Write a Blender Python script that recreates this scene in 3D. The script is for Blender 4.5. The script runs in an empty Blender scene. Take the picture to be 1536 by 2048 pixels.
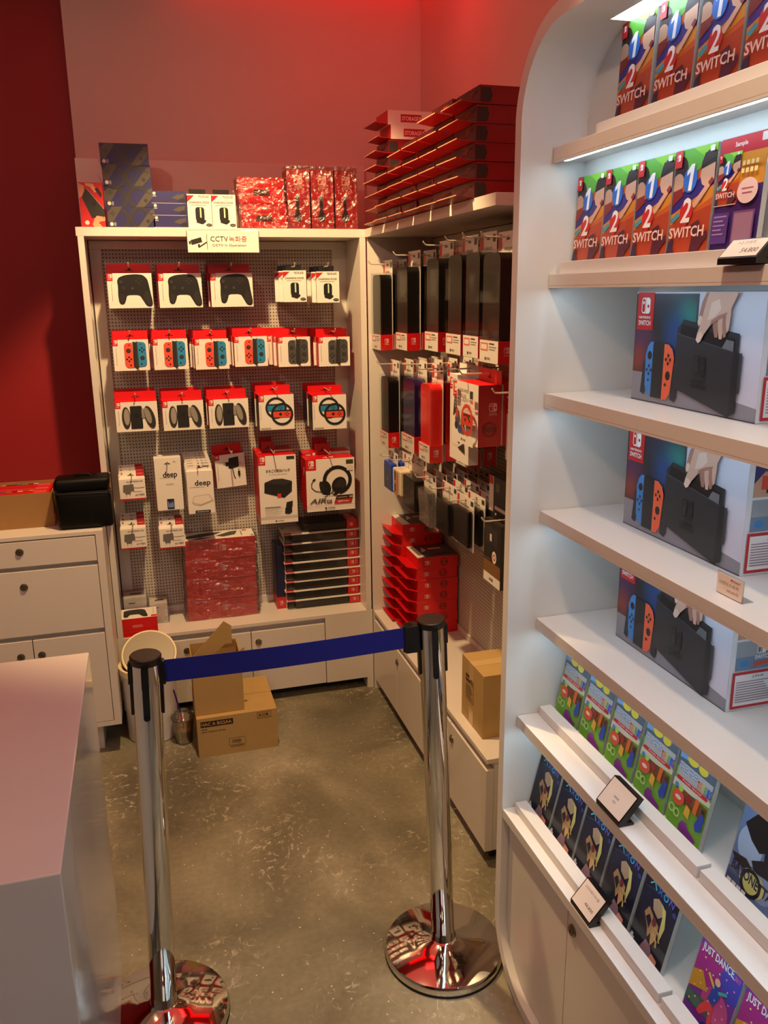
import bpy, bmesh, math, random
from mathutils import Vector, Matrix
R_ = math.radians
PI = math.pi
rnd = random.Random(7)
S = bpy.context.scene
C = S.collection

# ---------------------------------------------------------------- camera
cam_d = bpy.data.cameras.new('camera')
cam = bpy.data.objects.new('camera', cam_d); C.objects.link(cam)
cam_d.sensor_fit = 'HORIZONTAL'; cam_d.sensor_width = 36.0
cam_d.lens = 1665.1449 / 1536 * 36
cam_d.clip_start = 0.02
PITCH, YAW, ROLL = 0.2592, 0.2787, -0.0122
cp, sp, cy, sy = math.cos(PITCH), math.sin(PITCH), math.cos(YAW), math.sin(YAW)
fwd = Vector((sy*cp, cy*cp, -sp)); rt = Vector((cy, -sy, 0)); up = rt.cross(fwd)
cr, sr = math.cos(ROLL), math.sin(ROLL)
rt2 = cr*rt + sr*up; up2 = cr*up - sr*rt
M = Matrix((rt2, up2, -fwd)).transposed().to_4x4(); M.translation = Vector((0, 0, 1.6))
cam.matrix_world = M
S.camera = cam

# ---------------------------------------------------------------- view, world
S.view_settings.view_transform = 'Standard'
S.view_settings.look = 'None'
S.view_settings.gamma = 1
S.view_settings.use_curve_mapping = False
S.view_settings.exposure = 0.0
W = bpy.data.worlds.new('world'); S.world = W; W.use_nodes = True
W.node_tree.nodes['Background'].inputs[0].default_value = (0.9, 0.6, 0.46, 1)
W.node_tree.nodes['Background'].inputs[1].default_value = 0.06

# ---------------------------------------------------------------- lights of the room, plus an added fill
def spot(name, loc, target, power, color, size=110, blend=0.3, radius=0.03):
    d = bpy.data.lights.new(name, 'SPOT'); d.energy = power; d.color = color
    d.spot_size = R_(size); d.spot_blend = blend; d.shadow_soft_size = radius
    o = bpy.data.objects.new(name, d); C.objects.link(o); o.location = loc
    o.rotation_euler = (Vector(target) - Vector(loc)).to_track_quat('-Z', 'Y').to_euler()
    return o
def area(name, loc, target, power, color, sx, sy_):
    d = bpy.data.lights.new(name, 'AREA'); d.energy = power; d.color = color
    d.shape = 'RECTANGLE'; d.size = sx; d.size_y = sy_
    o = bpy.data.objects.new(name, d); C.objects.link(o); o.location = loc
    o.rotation_euler = (Vector(target) - Vector(loc)).to_track_quat('-Z', 'Y').to_euler()
    return o
WARM = (1.0, 0.68, 0.32)
SPOTS = [((0.22, 2.22, 2.66), (0.47, 2.72, 0.81), 160, WARM, 87),
         ((0.22, 0.75, 2.66), (1.0, 0.9, 1.1), 40, (1.0, 0.72, 0.42), 70),
         ((-0.75, 0.2, 2.66), (-0.3, 1.8, 0.5), 30, (1.0, 0.64, 0.45), 120)]
for i, a in enumerate(SPOTS):
    spot('ceiling_spot_light', *a[:4], size=a[4])
RED_FILL = area('red_ceiling_glow', (0.1, 1.7, 2.69), (0.1, 1.7, 0), 11, (1.0, 0.12, 0.085), 2.4, 2.6)
RED_CORNER = area('red_corner_glow', (0.85, 3.0, 2.69), (0.9, 3.2, 1.9), 2.2, (1.0, 0.01, 0.012), 0.5, 0.5)
WHITE_FILL = area('fill_light', (-0.2, -1.6, 2.6), (0.2, 1.5, 0.9), 7, (1.0, 0.82, 0.70), 1.4, 1.4)  # added white fill from behind the camera, stands for no fixture

# ---------------------------------------------------------------- materials
MATS = {}
def lin(c):
    c = c.lstrip('#'); v = [int(c[i:i+2], 16)/255 for i in (0, 2, 4)]
    return tuple((x/12.92 if x <= 0.04045 else ((x+0.055)/1.055)**2.4) for x in v) + (1,)
def mat(name, col, rough=0.5, metal=0.0, spec=0.5, coat=0.0, noise=0.0, nscale=40, bump=0.0, bscale=200, emit=None, estr=0):
    if name in MATS: return MATS[name]
    m = bpy.data.materials.new(name); m.use_nodes = True
    nt = m.node_tree; b = nt.nodes['Principled BSDF']
    c = lin(col)
    b.inputs['Base Color'].default_value = c
    b.inputs['Roughness'].default_value = rough; b.inputs['Metallic'].default_value = metal
    b.inputs['Specular IOR Level'].default_value = spec
    b.inputs['Coat Weight'].default_value = coat; b.inputs['Coat Roughness'].default_value = 0.05
    tc = nt.nodes.new('ShaderNodeTexCoord')
    if noise > 0:
        n = nt.nodes.new('ShaderNodeTexNoise'); n.inputs['Scale'].default_value = nscale; n.inputs['Detail'].default_value = 4
        nt.links.new(tc.outputs['Object'], n.inputs['Vector'])
        mx = nt.nodes.new('ShaderNodeMix'); mx.data_type = 'RGBA'
        mx.inputs['A'].default_value = tuple(x*(1-noise) for x in c[:3]) + (1,)
        mx.inputs['B'].default_value = tuple(min(1, x*(1+noise)) for x in c[:3]) + (1,)
        nt.links.new(n.outputs['Fac'], mx.inputs['Factor']); nt.links.new(mx.outputs['Result'], b.inputs['Base Color'])
    if bump > 0:
        n = nt.nodes.new('ShaderNodeTexNoise'); n.inputs['Scale'].default_value = bscale; n.inputs['Detail'].default_value = 3
        nt.links.new(tc.outputs['Object'], n.inputs['Vector'])
        bp = nt.nodes.new('ShaderNodeBump'); bp.inputs['Strength'].default_value = bump; bp.inputs['Distance'].default_value = 0.002
        nt.links.new(n.outputs['Fac'], bp.inputs['Height']); nt.links.new(bp.outputs['Normal'], b.inputs['Normal'])
    if emit:
        b.inputs['Emission Color'].default_value = lin(emit); b.inputs['Emission Strength'].default_value = estr
    MATS[name] = m; return m

def ink(col, rough=0.45):
    """printed colour on card"""
    return mat('ink_' + col.lstrip('#') + ('' if rough == 0.45 else '_g'), col, rough)

mat('white_laminate', '#d9d4cc', 0.32, noise=0.02, nscale=6, bump=0.03, bscale=60)
mat('gloss_laminate', '#d4d0cb', 0.12, coat=0.5, noise=0.02, nscale=5)
mat('display_white', '#dcdbd9', 0.35, noise=0.02, nscale=6)
mat('white_paint', '#cfc8c2', 0.7, noise=0.03, nscale=8, bump=0.15, bscale=120)
mat('red_paint', '#8c0a12', 0.6, noise=0.06, nscale=3, bump=0.1, bscale=120)
mat('ceiling_red', '#b80c12', 0.5, noise=0.05, nscale=3)
mat('dark_recess', '#1c1712', 0.7, noise=0.1)
mat('black_kick', '#12100e', 0.5, noise=0.1)
mat('chrome', '#d8d6d2', 0.06, metal=1.0, noise=0.03, nscale=12)
mat('brushed_metal', '#8a8478', 0.3, metal=1.0, noise=0.1, nscale=90)
mat('black_plastic', '#0c0a0a', 0.35, noise=0.1, nscale=60)
mat('cap_brown', '#1a0c0a', 0.4, noise=0.1)
mat('belt_blue', '#06107c', 0.75, noise=0.08, nscale=300, bump=0.2, bscale=900)
mat('hook_white', '#d8cfc0', 0.3, metal=0.3, noise=0.05)
mat('kraft', '#b3945c', 0.75, noise=0.07, nscale=25, bump=0.1, bscale=150)
mat('kraft_dark', '#9a7444', 0.8, noise=0.08, nscale=25, bump=0.1, bscale=150)
mat('tape', '#c8a878', 0.2, noise=0.1)
mat('card_white', '#e8e4dc', 0.45, noise=0.02, nscale=20)
mat('card_red', '#d0121a', 0.38, noise=0.04, nscale=30)
mat('card_dkred', '#9c0d14', 0.4, noise=0.04, nscale=30)
mat('card_deepred', '#7c0c12', 0.35, noise=0.1, nscale=30)
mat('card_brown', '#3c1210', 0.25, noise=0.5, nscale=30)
mat('edge_highlight', '#c88a68', 0.5, noise=0.05)  # pale highlight along the flap edges, put in as colour
mat('case_black', '#15110f', 0.3, noise=0.2, nscale=80, bump=0.15, bscale=400)
mat('case_navy', '#14184a', 0.28, noise=0.15, nscale=60)
mat('case_red', '#d8201c', 0.25, noise=0.08, nscale=60)
mat('case_blue', '#1844b8', 0.25, noise=0.08, nscale=60)
mat('case_ivory', '#d8ccb0', 0.35, noise=0.06, nscale=60)
mat('fabric_black', '#040404', 0.5, spec=0.2, noise=0.3, nscale=200, bump=0.4, bscale=500)
mat('led_strip', '#ffffff', 0.5, emit='#d2f0ff', estr=16.0)
mat('red_led', '#ff1010', 0.5, emit='#ff0008', estr=1.2)
mat('lamp_glow', '#ffffff', 0.5, emit='#ffdcae', estr=9)
mat('bin_white', '#d8d4d0', 0.3, noise=0.03)
mat('bin_cream', '#efe2bc', 0.35, noise=0.03)
mat('bin_grey', '#8f8670', 0.4, noise=0.04)
mat('coffee', '#b98c60', 0.4, noise=0.25, nscale=60)
mat('straw_purple', '#33147a', 0.3, noise=0.05)

def m_clear(name, tint, gloss, rough, bump=0.0, bscale=30):
    m = bpy.data.materials.new(name); m.use_nodes = True; nt = m.node_tree
    nt.nodes.remove(nt.nodes['Principled BSDF']); out = nt.nodes['Material Output']
    t = nt.nodes.new('ShaderNodeBsdfTransparent'); t.inputs[0].default_value = tint
    g = nt.nodes.new('ShaderNodeBsdfGlossy'); g.inputs['Roughness'].default_value = rough
    mx = nt.nodes.new('ShaderNodeMixShader'); lw = nt.nodes.new('ShaderNodeLayerWeight'); lw.inputs[0].default_value = 0.35
    ma = nt.nodes.new('ShaderNodeMath'); ma.operation = 'MULTIPLY_ADD'; ma.inputs[1].default_value = gloss*2.2; ma.inputs[2].default_value = gloss*0.5
    ma.use_clamp = True
    nt.links.new(lw.outputs['Fresnel'], ma.inputs[0]); nt.links.new(ma.outputs[0], mx.inputs[0])
    nt.links.new(t.outputs[0], mx.inputs[1]); nt.links.new(g.outputs[0], mx.inputs[2]); nt.links.new(mx.outputs[0], out.inputs['Surface'])
    if bump:
        tc = nt.nodes.new('ShaderNodeTexCoord'); n = nt.nodes.new('ShaderNodeTexNoise'); n.inputs['Scale'].default_value = bscale
        n.inputs['Detail'].default_value = 5; n.inputs['Distortion'].default_value = 1.5
        bp = nt.nodes.new('ShaderNodeBump'); bp.inputs['Strength'].default_value = bump; bp.inputs['Distance'].default_value = 0.02
        nt.links.new(tc.outputs['Object'], n.inputs['Vector']); nt.links.new(n.outputs['Fac'], bp.inputs['Height'])
        nt.links.new(bp.outputs['Normal'], g.inputs['Normal']); nt.links.new(bp.outputs['Normal'], lw.inputs['Normal'])
    MATS[name] = m
m_clear('clear_plastic', (0.96, 0.96, 0.95, 1), 0.055, 0.05)
m_clear('plastic_wrap', (0.97, 0.965, 0.96, 1), 0.24, 0.16, 0.6, 35)
m_clear('cup_plastic', (0.93, 0.92, 0.9, 1), 0.35, 0.08)
m_clear('acrylic', (0.97, 0.97, 0.97, 1), 0.2, 0.04)

def m_peg():
    m = mat('pegboard', '#d9d3ca', 0.5)
    nt = m.node_tree; b = nt.nodes['Principled BSDF']
    tc = nt.nodes.new('ShaderNodeTexCoord'); mp = nt.nodes.new('ShaderNodeVectorMath'); mp.operation = 'SCALE'; mp.inputs['Scale'].default_value = 1/0.0127
    fr = nt.nodes.new('ShaderNodeVectorMath'); fr.operation = 'FRACTION'
    sb = nt.nodes.new('ShaderNodeVectorMath'); sb.operation = 'SUBTRACT'; sb.inputs[1].default_value = (0.5, 0.5, 0.5)
    ml = nt.nodes.new('ShaderNodeVectorMath'); ml.operation = 'MULTIPLY'; ml.inputs[1].default_value = (1, 0, 1)
    ln = nt.nodes.new('ShaderNodeVectorMath'); ln.operation = 'LENGTH'
    lt = nt.nodes.new('ShaderNodeMath'); lt.operation = 'LESS_THAN'; lt.inputs[1].default_value = 0.205
    mx = nt.nodes.new('ShaderNodeMix'); mx.data_type = 'RGBA'
    mx.inputs['A'].default_value = lin('#c4bbb0'); mx.inputs['B'].default_value = lin('#1e140e')
    nt.links.new(tc.outputs['Object'], mp.inputs[0]); nt.links.new(mp.outputs[0], fr.inputs[0]); nt.links.new(fr.outputs[0], sb.inputs[0])
    nt.links.new(sb.outputs[0], ml.inputs[0]); nt.links.new(ml.outputs[0], ln.inputs[0]); nt.links.new(ln.outputs['Value'], lt.inputs[0])
    nt.links.new(lt.outputs[0], mx.inputs['Factor']); nt.links.new(mx.outputs['Result'], b.inputs['Base Color'])
m_peg()
def m_floor():
    m = mat('concrete', '#8a8474', 0.4)
    nt = m.node_tree; b = nt.nodes['Principled BSDF']; L = nt.links.new
    tc = nt.nodes.new('ShaderNodeTexCoord')
    def noise(s, d=6, dist=0.0):
        n = nt.nodes.new('ShaderNodeTexNoise'); n.inputs['Scale'].default_value = s; n.inputs['Detail'].default_value = d
        n.inputs['Distortion'].default_value = dist; L(tc.outputs['Object'], n.inputs['Vector']); return n.outputs['Fac']
    def ramp(src, *st):
        r = nt.nodes.new('ShaderNodeValToRGB'); e = r.color_ramp.elements
        e[0].position, e[0].color = st[0][0], st[0][1]; e[1].position, e[1].color = st[-1][0], st[-1][1]
        for p, c in st[1:-1]:
            x = e.new(p); x.color = c
        L(src, r.inputs[0]); return r.outputs[0]
    base = ramp(noise(2.2, 9, 0.6), (0.32, lin('#5f5b4c')), (0.5, lin('#7f7a66')), (0.68, lin('#a09a86')))
    fine = ramp(noise(60, 6), (0.3, (0.86, 0.86, 0.86, 1)), (0.7, (1.08, 1.08, 1.08, 1)))
    mu = nt.nodes.new('ShaderNodeMix'); mu.data_type = 'RGBA'; mu.blend_type = 'MULTIPLY'; mu.inputs['Factor'].default_value = 1
    L(base, mu.inputs['A']); L(fine, mu.inputs['B'])
    # pale scuffs: thin contour lines of a warped noise, only inside worn patches
    n1 = noise(9, 8, 2.5)
    ab = nt.nodes.new('ShaderNodeMath'); ab.operation = 'SUBTRACT'; ab.inputs[1].default_value = 0.5; L(n1, ab.inputs[0])
    aa = nt.nodes.new('ShaderNodeMath'); aa.operation = 'ABSOLUTE'; L(ab.outputs[0], aa.inputs[0])
    line = ramp(aa.outputs[0], (0.0, (1, 1, 1, 1)), (0.03, (0, 0, 0, 1)))
    patch = ramp(noise(2.7, 4, 0.5), (0.46, (0, 0, 0, 1)), (0.60, (1, 1, 1, 1)))
    brk = ramp(noise(38, 3), (0.47, (0, 0, 0, 1)), (0.6, (1, 1, 1, 1)))
    a = nt.nodes.new('ShaderNodeMath'); a.operation = 'MULTIPLY'; L(line, a.inputs[0]); L(patch, a.inputs[1])
    c = nt.nodes.new('ShaderNodeMath'); c.operation = 'MULTIPLY'; L(a.outputs[0], c.inputs[0]); L(brk, c.inputs[1])
    v = nt.nodes.new('ShaderNodeTexVoronoi'); v.inputs['Scale'].default_value = 34; L(tc.outputs['Object'], v.inputs['Vector'])
    dots = ramp(v.outputs['Distance'], (0.06, (1, 1, 1, 1)), (0.09, (0, 0, 0, 1)))
    dk = nt.nodes.new('ShaderNodeMath'); dk.operation = 'MAXIMUM'; L(c.outputs[0], dk.inputs[0]); L(dots, dk.inputs[1])
    mx = nt.nodes.new('ShaderNodeMix'); mx.data_type = 'RGBA'; mx.inputs['B'].default_value = lin('#cfc8b4')
    sc = nt.nodes.new('ShaderNodeMath'); sc.operation = 'MULTIPLY'; sc.inputs[1].default_value = 0.9; L(dk.outputs[0], sc.inputs[0])
    L(sc.outputs[0], mx.inputs['Factor']); L(mu.outputs['Result'], mx.inputs['A']); L(mx.outputs['Result'], b.inputs['Base Color'])
    rr = ramp(noise(5, 6), (0.3, (0.28,)*3 + (1,)), (0.7, (0.5,)*3 + (1,))); L(rr, b.inputs['Roughness'])
    bp = nt.nodes.new('ShaderNodeBump'); bp.inputs['Strength'].default_value = 0.25; bp.inputs['Distance'].default_value = 0.003
    L(n1, bp.inputs['Height']); L(bp.outputs['Normal'], b.inputs['Normal'])
m_floor()

def m_screen():
    """printed blurred picture on the console box front: soft colour spots on dark"""
    m = mat('printed_screen', '#20262c', 0.4); nt = m.node_tree; b = nt.nodes['Principled BSDF']; L = nt.links.new
    tc = nt.nodes.new('ShaderNodeTexCoord'); last = None
    for (x, z, r, c) in ((-0.040, 0.165, 0.075, '#1c4a60'), (-0.010, 0.150, 0.050, '#2f8a84'), (-0.045, 0.125, 0.055, '#1d4a8c'), (-0.150, 0.110, 0.060, '#5a2c58'), (-0.155, 0.075, 0.045, '#8a3a34'), (-0.09, 0.185, 0.05, '#241c3c')):
        s = nt.nodes.new('ShaderNodeVectorMath'); s.operation = 'MULTIPLY_ADD'; s.inputs[1].default_value = (1, 0, 1); s.inputs[2].default_value = (-x, 0, -z)
        L(tc.outputs['Object'], s.inputs[0]); l = nt.nodes.new('ShaderNodeVectorMath'); l.operation = 'LENGTH'; L(s.outputs[0], l.inputs[0])
        r_ = nt.nodes.new('ShaderNodeMapRange'); r_.interpolation_type = 'SMOOTHSTEP'; r_.inputs['From Min'].default_value = 0; r_.inputs['From Max'].default_value = r
        r_.inputs['To Min'].default_value = 0.9; r_.inputs['To Max'].default_value = 0; L(l.outputs['Value'], r_.inputs['Value'])
        mx = nt.nodes.new('ShaderNodeMix'); mx.data_type = 'RGBA'; L(r_.outputs[0], mx.inputs['Factor']); mx.inputs['B'].default_value = lin(c)
        if last: L(last, mx.inputs['A'])
        else: mx.inputs['A'].default_value = lin('#1d2228')
        last = mx.outputs['Result']
    L(last, b.inputs['Base Color'])
m_screen()

# ---------------------------------------------------------------- text outlines
TXT = {}
def text_mesh(s, bold):
    k = (s, bold)
    if k in TXT: return TXT[k]
    cu = bpy.data.curves.new('t', 'FONT'); cu.body = s; cu.size = 1; cu.resolution_u = 2
    cu.offset = 0.022 if bold else 0.0; cu.dimensions = '2D'; cu.fill_mode = 'BOTH'
    o = bpy.data.objects.new('t', cu)
    me = bpy.data.meshes.new_from_object(o)
    vs = [(v.co.x, v.co.y) for v in me.vertices]; fs = [tuple(p.vertices) for p in me.polygons]
    bpy.data.objects.remove(o); bpy.data.curves.remove(cu); bpy.data.meshes.remove(me)
    if vs:
        x0 = min(v[0] for v in vs); y0 = min(v[1] for v in vs); x1 = max(v[0] for v in vs); y1 = max(v[1] for v in vs)
        vs = [((x-x0)/(y1-y0), (y-y0)/(y1-y0)) for x, y in vs]
        TXT[k] = (vs, fs, (x1-x0)/(y1-y0))
    else: TXT[k] = ([], [], 1)
    return TXT[k]

# ---------------------------------------------------------------- mesh builder
def clip_poly(pl, r):
    for ax, lim, sg in ((0, r[0], 1), (0, r[2], -1), (1, r[1], 1), (1, r[3], -1)):
        out = []
        for i in range(len(pl)):
            a, b = pl[i-1], pl[i]; ia, ib = sg*(a[ax]-lim) >= 0, sg*(b[ax]-lim) >= 0
            if ia != ib:
                t = (lim-a[ax])/(b[ax]-a[ax]); out.append((a[0]+t*(b[0]-a[0]), a[1]+t*(b[1]-a[1])))
            if ib: out.append(b)
        pl = out
        if not pl: return []
    return pl
def squash(items, f):
    """same print on a lower cover: heights times f"""
    R = []
    for it in items:
        it = list(it); t = it[0]
        if t == 'r': it[2] *= f; it[4] *= f
        elif t == 'e': it[2] *= f; it[4] *= f
        elif t == 'ring': it[2] *= f
        elif t in 'pl': it[1] = [(x, y*f) for x, y in it[1]]
        elif t == 't': it[3] *= f; it[4] *= f
        elif t == 'g': it[2] *= f
        if t == 't' and len(it) < 7: it.append({})
        R.append(tuple(it))
    return R
class MB:
    def __init__(s): s.v = []; s.f = []; s.m = []; s.sm = []; s.mats = []; s.clip = None
    def mi(s, name):
        m = MATS[name] if isinstance(name, str) and name in MATS else (ink(name) if isinstance(name, str) else name)
        if m not in s.mats: s.mats.append(m)
        return s.mats.index(m)
    def add(s, vs, fs, mt, smooth=False):
        b = len(s.v); s.v += [tuple(v) for v in vs]; k = s.mi(mt)
        for f in fs: s.f.append(tuple(b+i for i in f)); s.m.append(k); s.sm.append(smooth)
        return s
    def box(s, x0, x1, y0, y1, z0, z1, mt, faces=None):
        """faces: dict side -> material, sides L R F B D U (x-, x+, y-, y+, z-, z+)"""
        v = [(x, y, z) for z in (z0, z1) for y in (y0, y1) for x in (x0, x1)]
        F = {'D': (0, 2, 3, 1), 'U': (4, 5, 7, 6), 'F': (0, 1, 5, 4), 'B': (2, 6, 7, 3), 'L': (0, 4, 6, 2), 'R': (1, 3, 7, 5)}
        b = len(s.v); s.v += v
        for k, f in F.items():
            mm = (faces or {}).get(k, mt)
            if mm is None: continue
            s.f.append(tuple(b+i for i in f)); s.m.append(s.mi(mm)); s.sm.append(False)
        return s
    def lathe(s, prof, mt, c=(0, 0, 0), n=40, axis='z', tilt=None):
        vs = []; fs = []
        for r, h in prof:
            for i in range(n):
                a = 2*PI*i/n; p = Vector((r*math.cos(a), r*math.sin(a), h))
                if axis == 'y': p = Vector((p.x, p.z, p.y))
                if axis == 'x': p = Vector((p.z, p.x, p.y))
                if tilt: p = tilt @ p
                vs.append(tuple(p + Vector(c)))
        for j in range(len(prof)-1):
            for i in range(n):
                k = (i+1) % n; fs.append((j*n+i, j*n+k, (j+1)*n+k, (j+1)*n+i))
        fs.append(tuple(range(n))[::-1]); fs.append(tuple((len(prof)-1)*n+i for i in range(n)))
        return s.add(vs, fs, mt, True)
    def tube(s, pts, r, mt, n=8):
        pts = [Vector(p) for p in pts]; vs = []; fs = []
        for i, p in enumerate(pts):
            t = (pts[min(i+1, len(pts)-1)] - pts[max(i-1, 0)]).normalized()
            a = t.cross(Vector((0, 0, 1)));  a = a if a.length > 1e-3 else t.cross(Vector((1, 0, 0)))
            a.normalize(); b = t.cross(a)
            for k in range(n):
                q = 2*PI*k/n; vs.append(tuple(p + r*(math.cos(q)*a + math.sin(q)*b)))
        for j in range(len(pts)-1):
            for k in range(n):
                l = (k+1) % n; fs.append((j*n+k, j*n+l, (j+1)*n+l, (j+1)*n+k))
        fs.append(tuple(range(n))[::-1]); fs.append(tuple((len(pts)-1)*n+k for k in range(n)))
        return s.add(vs, fs, mt, True)
    def prism(s, poly, h0, h1, mt, plane='xy', side=None):
        """poly in the plane, pushed from h0 to h1 along the third axis"""
        def P(a, b, h): return {'xy': (a, b, h), 'xz': (a, h, b), 'yz': (h, a, b)}[plane]
        n = len(poly); vs = [P(a, b, h0) for a, b in poly] + [P(a, b, h1) for a, b in poly]
        s.add(vs, [tuple(range(n))[::-1], tuple(range(n, 2*n))], mt)
        return s.add(vs, [(i, (i+1) % n, n+(i+1) % n, n+i) for i in range(n)], side or mt)
    def art(s, items, O, U, V, k=0.001, lift=0.0003):
        """flat print: items in mm on the face at O with axes U, V"""
        O = Vector(O); U = Vector(U).normalized(); V = Vector(V).normalized(); N = U.cross(V)
        def P(p, h): return tuple(O + U*p[0]*k + V*p[1]*k + N*h)
        h = lift
        for it in items:
            t = it[0]
            if t == 'g':      # group: dx, dy, scale, items
                _, dx, dy, sc, sub = it
                s.art(sub, O + U*dx*k + V*dy*k + N*h, U, V, k*sc, 0.0001); h += 0.0001*(len(sub)+1); continue
            if t == 'r':
                x0, y0, x1, y1, mt = it[1:6]; rad = it[6] if len(it) > 6 else 0
                if rad:
                    rad = min(rad, abs(x1-x0)/2, abs(y1-y0)/2); pl = []
                    for cx, cy_, a0 in ((x1-rad, y1-rad, 0), (x0+rad, y1-rad, 90), (x0+rad, y0+rad, 180), (x1-rad, y0+rad, 270)):
                        for q in range(0, 91, 18): pl.append((cx+rad*math.cos(R_(a0+q)), cy_+rad*math.sin(R_(a0+q))))
                else: pl = [(x0, y0), (x1, y0), (x1, y1), (x0, y1)]
            elif t == 'e':
                cx, cy_, rx, ry, mt = it[1:6]; ro = R_(it[6]) if len(it) > 6 else 0; pl = []
                for i in range(20):
                    a = 2*PI*i/20; x, y = rx*math.cos(a), ry*math.sin(a)
                    pl.append((cx+x*math.cos(ro)-y*math.sin(ro), cy_+x*math.sin(ro)+y*math.cos(ro)))
            elif t == 'p': pl, mt = it[1:3]
            elif t == 'ring':
                cx, cy_, r0, r1, mt = it[1:6]; asp = it[6] if len(it) > 6 else 1; n = 28
                vs = [P((cx+r*math.cos(2*PI*i/n), cy_+asp*r*math.sin(2*PI*i/n)), h) for r in (r0, r1) for i in range(n)]
                s.add(vs, [(i, n+i, n+(i+1) % n, (i+1) % n) for i in range(n)], mt); h += 0.0001; continue
            elif t == 'l':    # stroke along points
                pts, w, mt = it[1:4]
                for a, b in zip(pts[:-1], pts[1:]):
                    d = Vector((b[0]-a[0], b[1]-a[1])); 
                    if d.length < 1e-6: continue
                    nn = Vector((-d.y, d.x)).normalized()*w/2; e = d.normalized()*w*0.3
                    q = [(a[0]-e.x+nn.x, a[1]-e.y+nn.y), (a[0]-e.x-nn.x, a[1]-e.y-nn.y), (b[0]+e.x-nn.x, b[1]+e.y-nn.y), (b[0]+e.x+nn.x, b[1]+e.y+nn.y)]
                    s.add([P(p, h) for p in q], [(0, 1, 2, 3)], mt)
                h += 0.0001; continue
            elif t == 't':
                body, x, y, hh, mt = it[1:6]; opt = it[6] if len(it) > 6 else {}
                vs, fs, asp = text_mesh(body, opt.get('b', True))
                w = opt.get('w', hh*asp)/asp/hh if 'w' in opt else 1.0
                tw = hh*asp*w; ox = {'l': 0, 'c': -tw/2, 'r': -tw}[opt.get('a', 'l')]; sk = opt.get('sk', 0)
                ro = R_(opt.get('rot', 0)); ca, sa = math.cos(ro), math.sin(ro)
                pp = []
                for vx, vy in vs:
                    lx, ly = ox + vx*hh*w + sk*vy*hh, vy*hh
                    pp.append(P((x+lx*ca-ly*sa, y+lx*sa+ly*ca), h))
                s.add(pp, fs, mt); h += 0.0001; continue
            if s.clip: pl = clip_poly(pl, s.clip)
            if len(pl) > 2: s.add([P(p, h) for p in pl], [tuple(range(len(pl)))], mt)
            h += 0.0001
        return s
    def build(s, name, parent=None, bevel=0):
        me = bpy.data.meshes.new(name); me.from_pydata(s.v, [], s.f); me.update()
        for m in s.mats: me.materials.append(m)
        for p, k, q in zip(me.polygons, s.m, s.sm): p.material_index = k; p.use_smooth = q
        o = bpy.data.objects.new(name, me); C.objects.link(o)
        if parent: o.parent = parent
        if bevel:
            md = o.modifiers.new('bevel', 'BEVEL'); md.width = bevel; md.segments = 2; md.limit_method = 'ANGLE'; md.harden_normals = False
        if any(s.sm):
            md = o.modifiers.new('split', 'EDGE_SPLIT'); md.split_angle = R_(40)
        return o

def tag(o, label, cat, group=None):
    if len(label.split()) > 16: print('LONG LABEL', label)
    o['label'] = label; o['category'] = cat
    if group: o['group'] = group
    return o
def thing(name, label, cat, loc=(0, 0, 0), rz=0, group=None):
    o = bpy.data.objects.new(name, None); C.objects.link(o); o.empty_display_size = 0.02
    o.location = loc; o.rotation_euler = (0, 0, rz)
    return tag(o, label, cat, group)
def struct(o):
    o['kind'] = 'structure'; return o
def kids(o): return [c for c in bpy.data.objects if c.parent == o]
def dup(o, loc, rz=None, label=None, group=None, rx=None):
    c = o.copy(); C.objects.link(c); c.location = loc
    if rz is not None: c.rotation_euler[2] = rz
    if rx is not None: c.rotation_euler[0] = rx
    if label:
        c['label'] = label
        if len(label.split()) > 16: print('LONG LABEL', label)
    if group: c['group'] = group
    def rec(a, b):
        for ch in kids(a):
            d = ch.copy(); C.objects.link(d); d.parent = b; d.matrix_parent_inverse = ch.matrix_parent_inverse.copy(); rec(ch, d)
    rec(o, c)
    return c
ORD = ['bottom', 'second', 'third', 'fourth', 'fifth', 'sixth', 'seventh', 'eighth', 'ninth', 'tenth']
NUM = ['first', 'second', 'third', 'fourth', 'fifth', 'sixth', 'seventh', 'eighth', 'ninth', 'tenth']
def level(i, n):
    if i == 0: return 'bottom one'
    if i == n-1: return 'top one'
    return NUM[i] + ' from the bottom'
def hkn(nm):
    """farthest -> farthest hook, second from the back -> second hook from the back"""
    return nm.replace(' from', ' hook from', 1) if ' from' in nm else nm + ' hook'
RW = -PI/2   # turned to face the aisle (-X)
# ================================================================ the room
struct(MB().box(-2.6, 1.2, -2.9, 3.6, -0.1, 0, 'concrete').build('floor'))
struct(MB().box(-2.6, 1.3, -2.9, 3.6, 2.70, 2.8, 'ceiling_red').build('ceiling'))
struct(MB().box(-0.165, 1.15, 3.42, 3.52, 0, 2.70, 'white_paint').build('wall_back'))
struct(MB().box(-2.6, -0.1655, 3.45, 3.52, 0, 2.70, 'red_paint').build('wall_back_red'))
struct(MB().box(1.15, 1.25, -2.9, 3.52, 0, 2.70, 'white_paint').build('wall_right'))
struct(MB().box(-2.7, -2.6, -2.9, 3.52, 0, 2.70, 'red_paint').build('wall_left'))
struct(MB().box(-2.7, 1.25, -3.0, -2.9, 0, 2.70, 'white_paint').build('wall_front'))

# red light line in the ceiling corner
b = MB(); b.box(0.2, 1.14, 3.30, 3.415, 2.685, 2.70, 'red_led'); b.box(1.04, 1.14, 2.2, 3.30, 2.685, 2.70, 'red_led')
tag(b.build('light_strip'), 'glowing red light line along the ceiling above the back corner', 'light')
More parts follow.
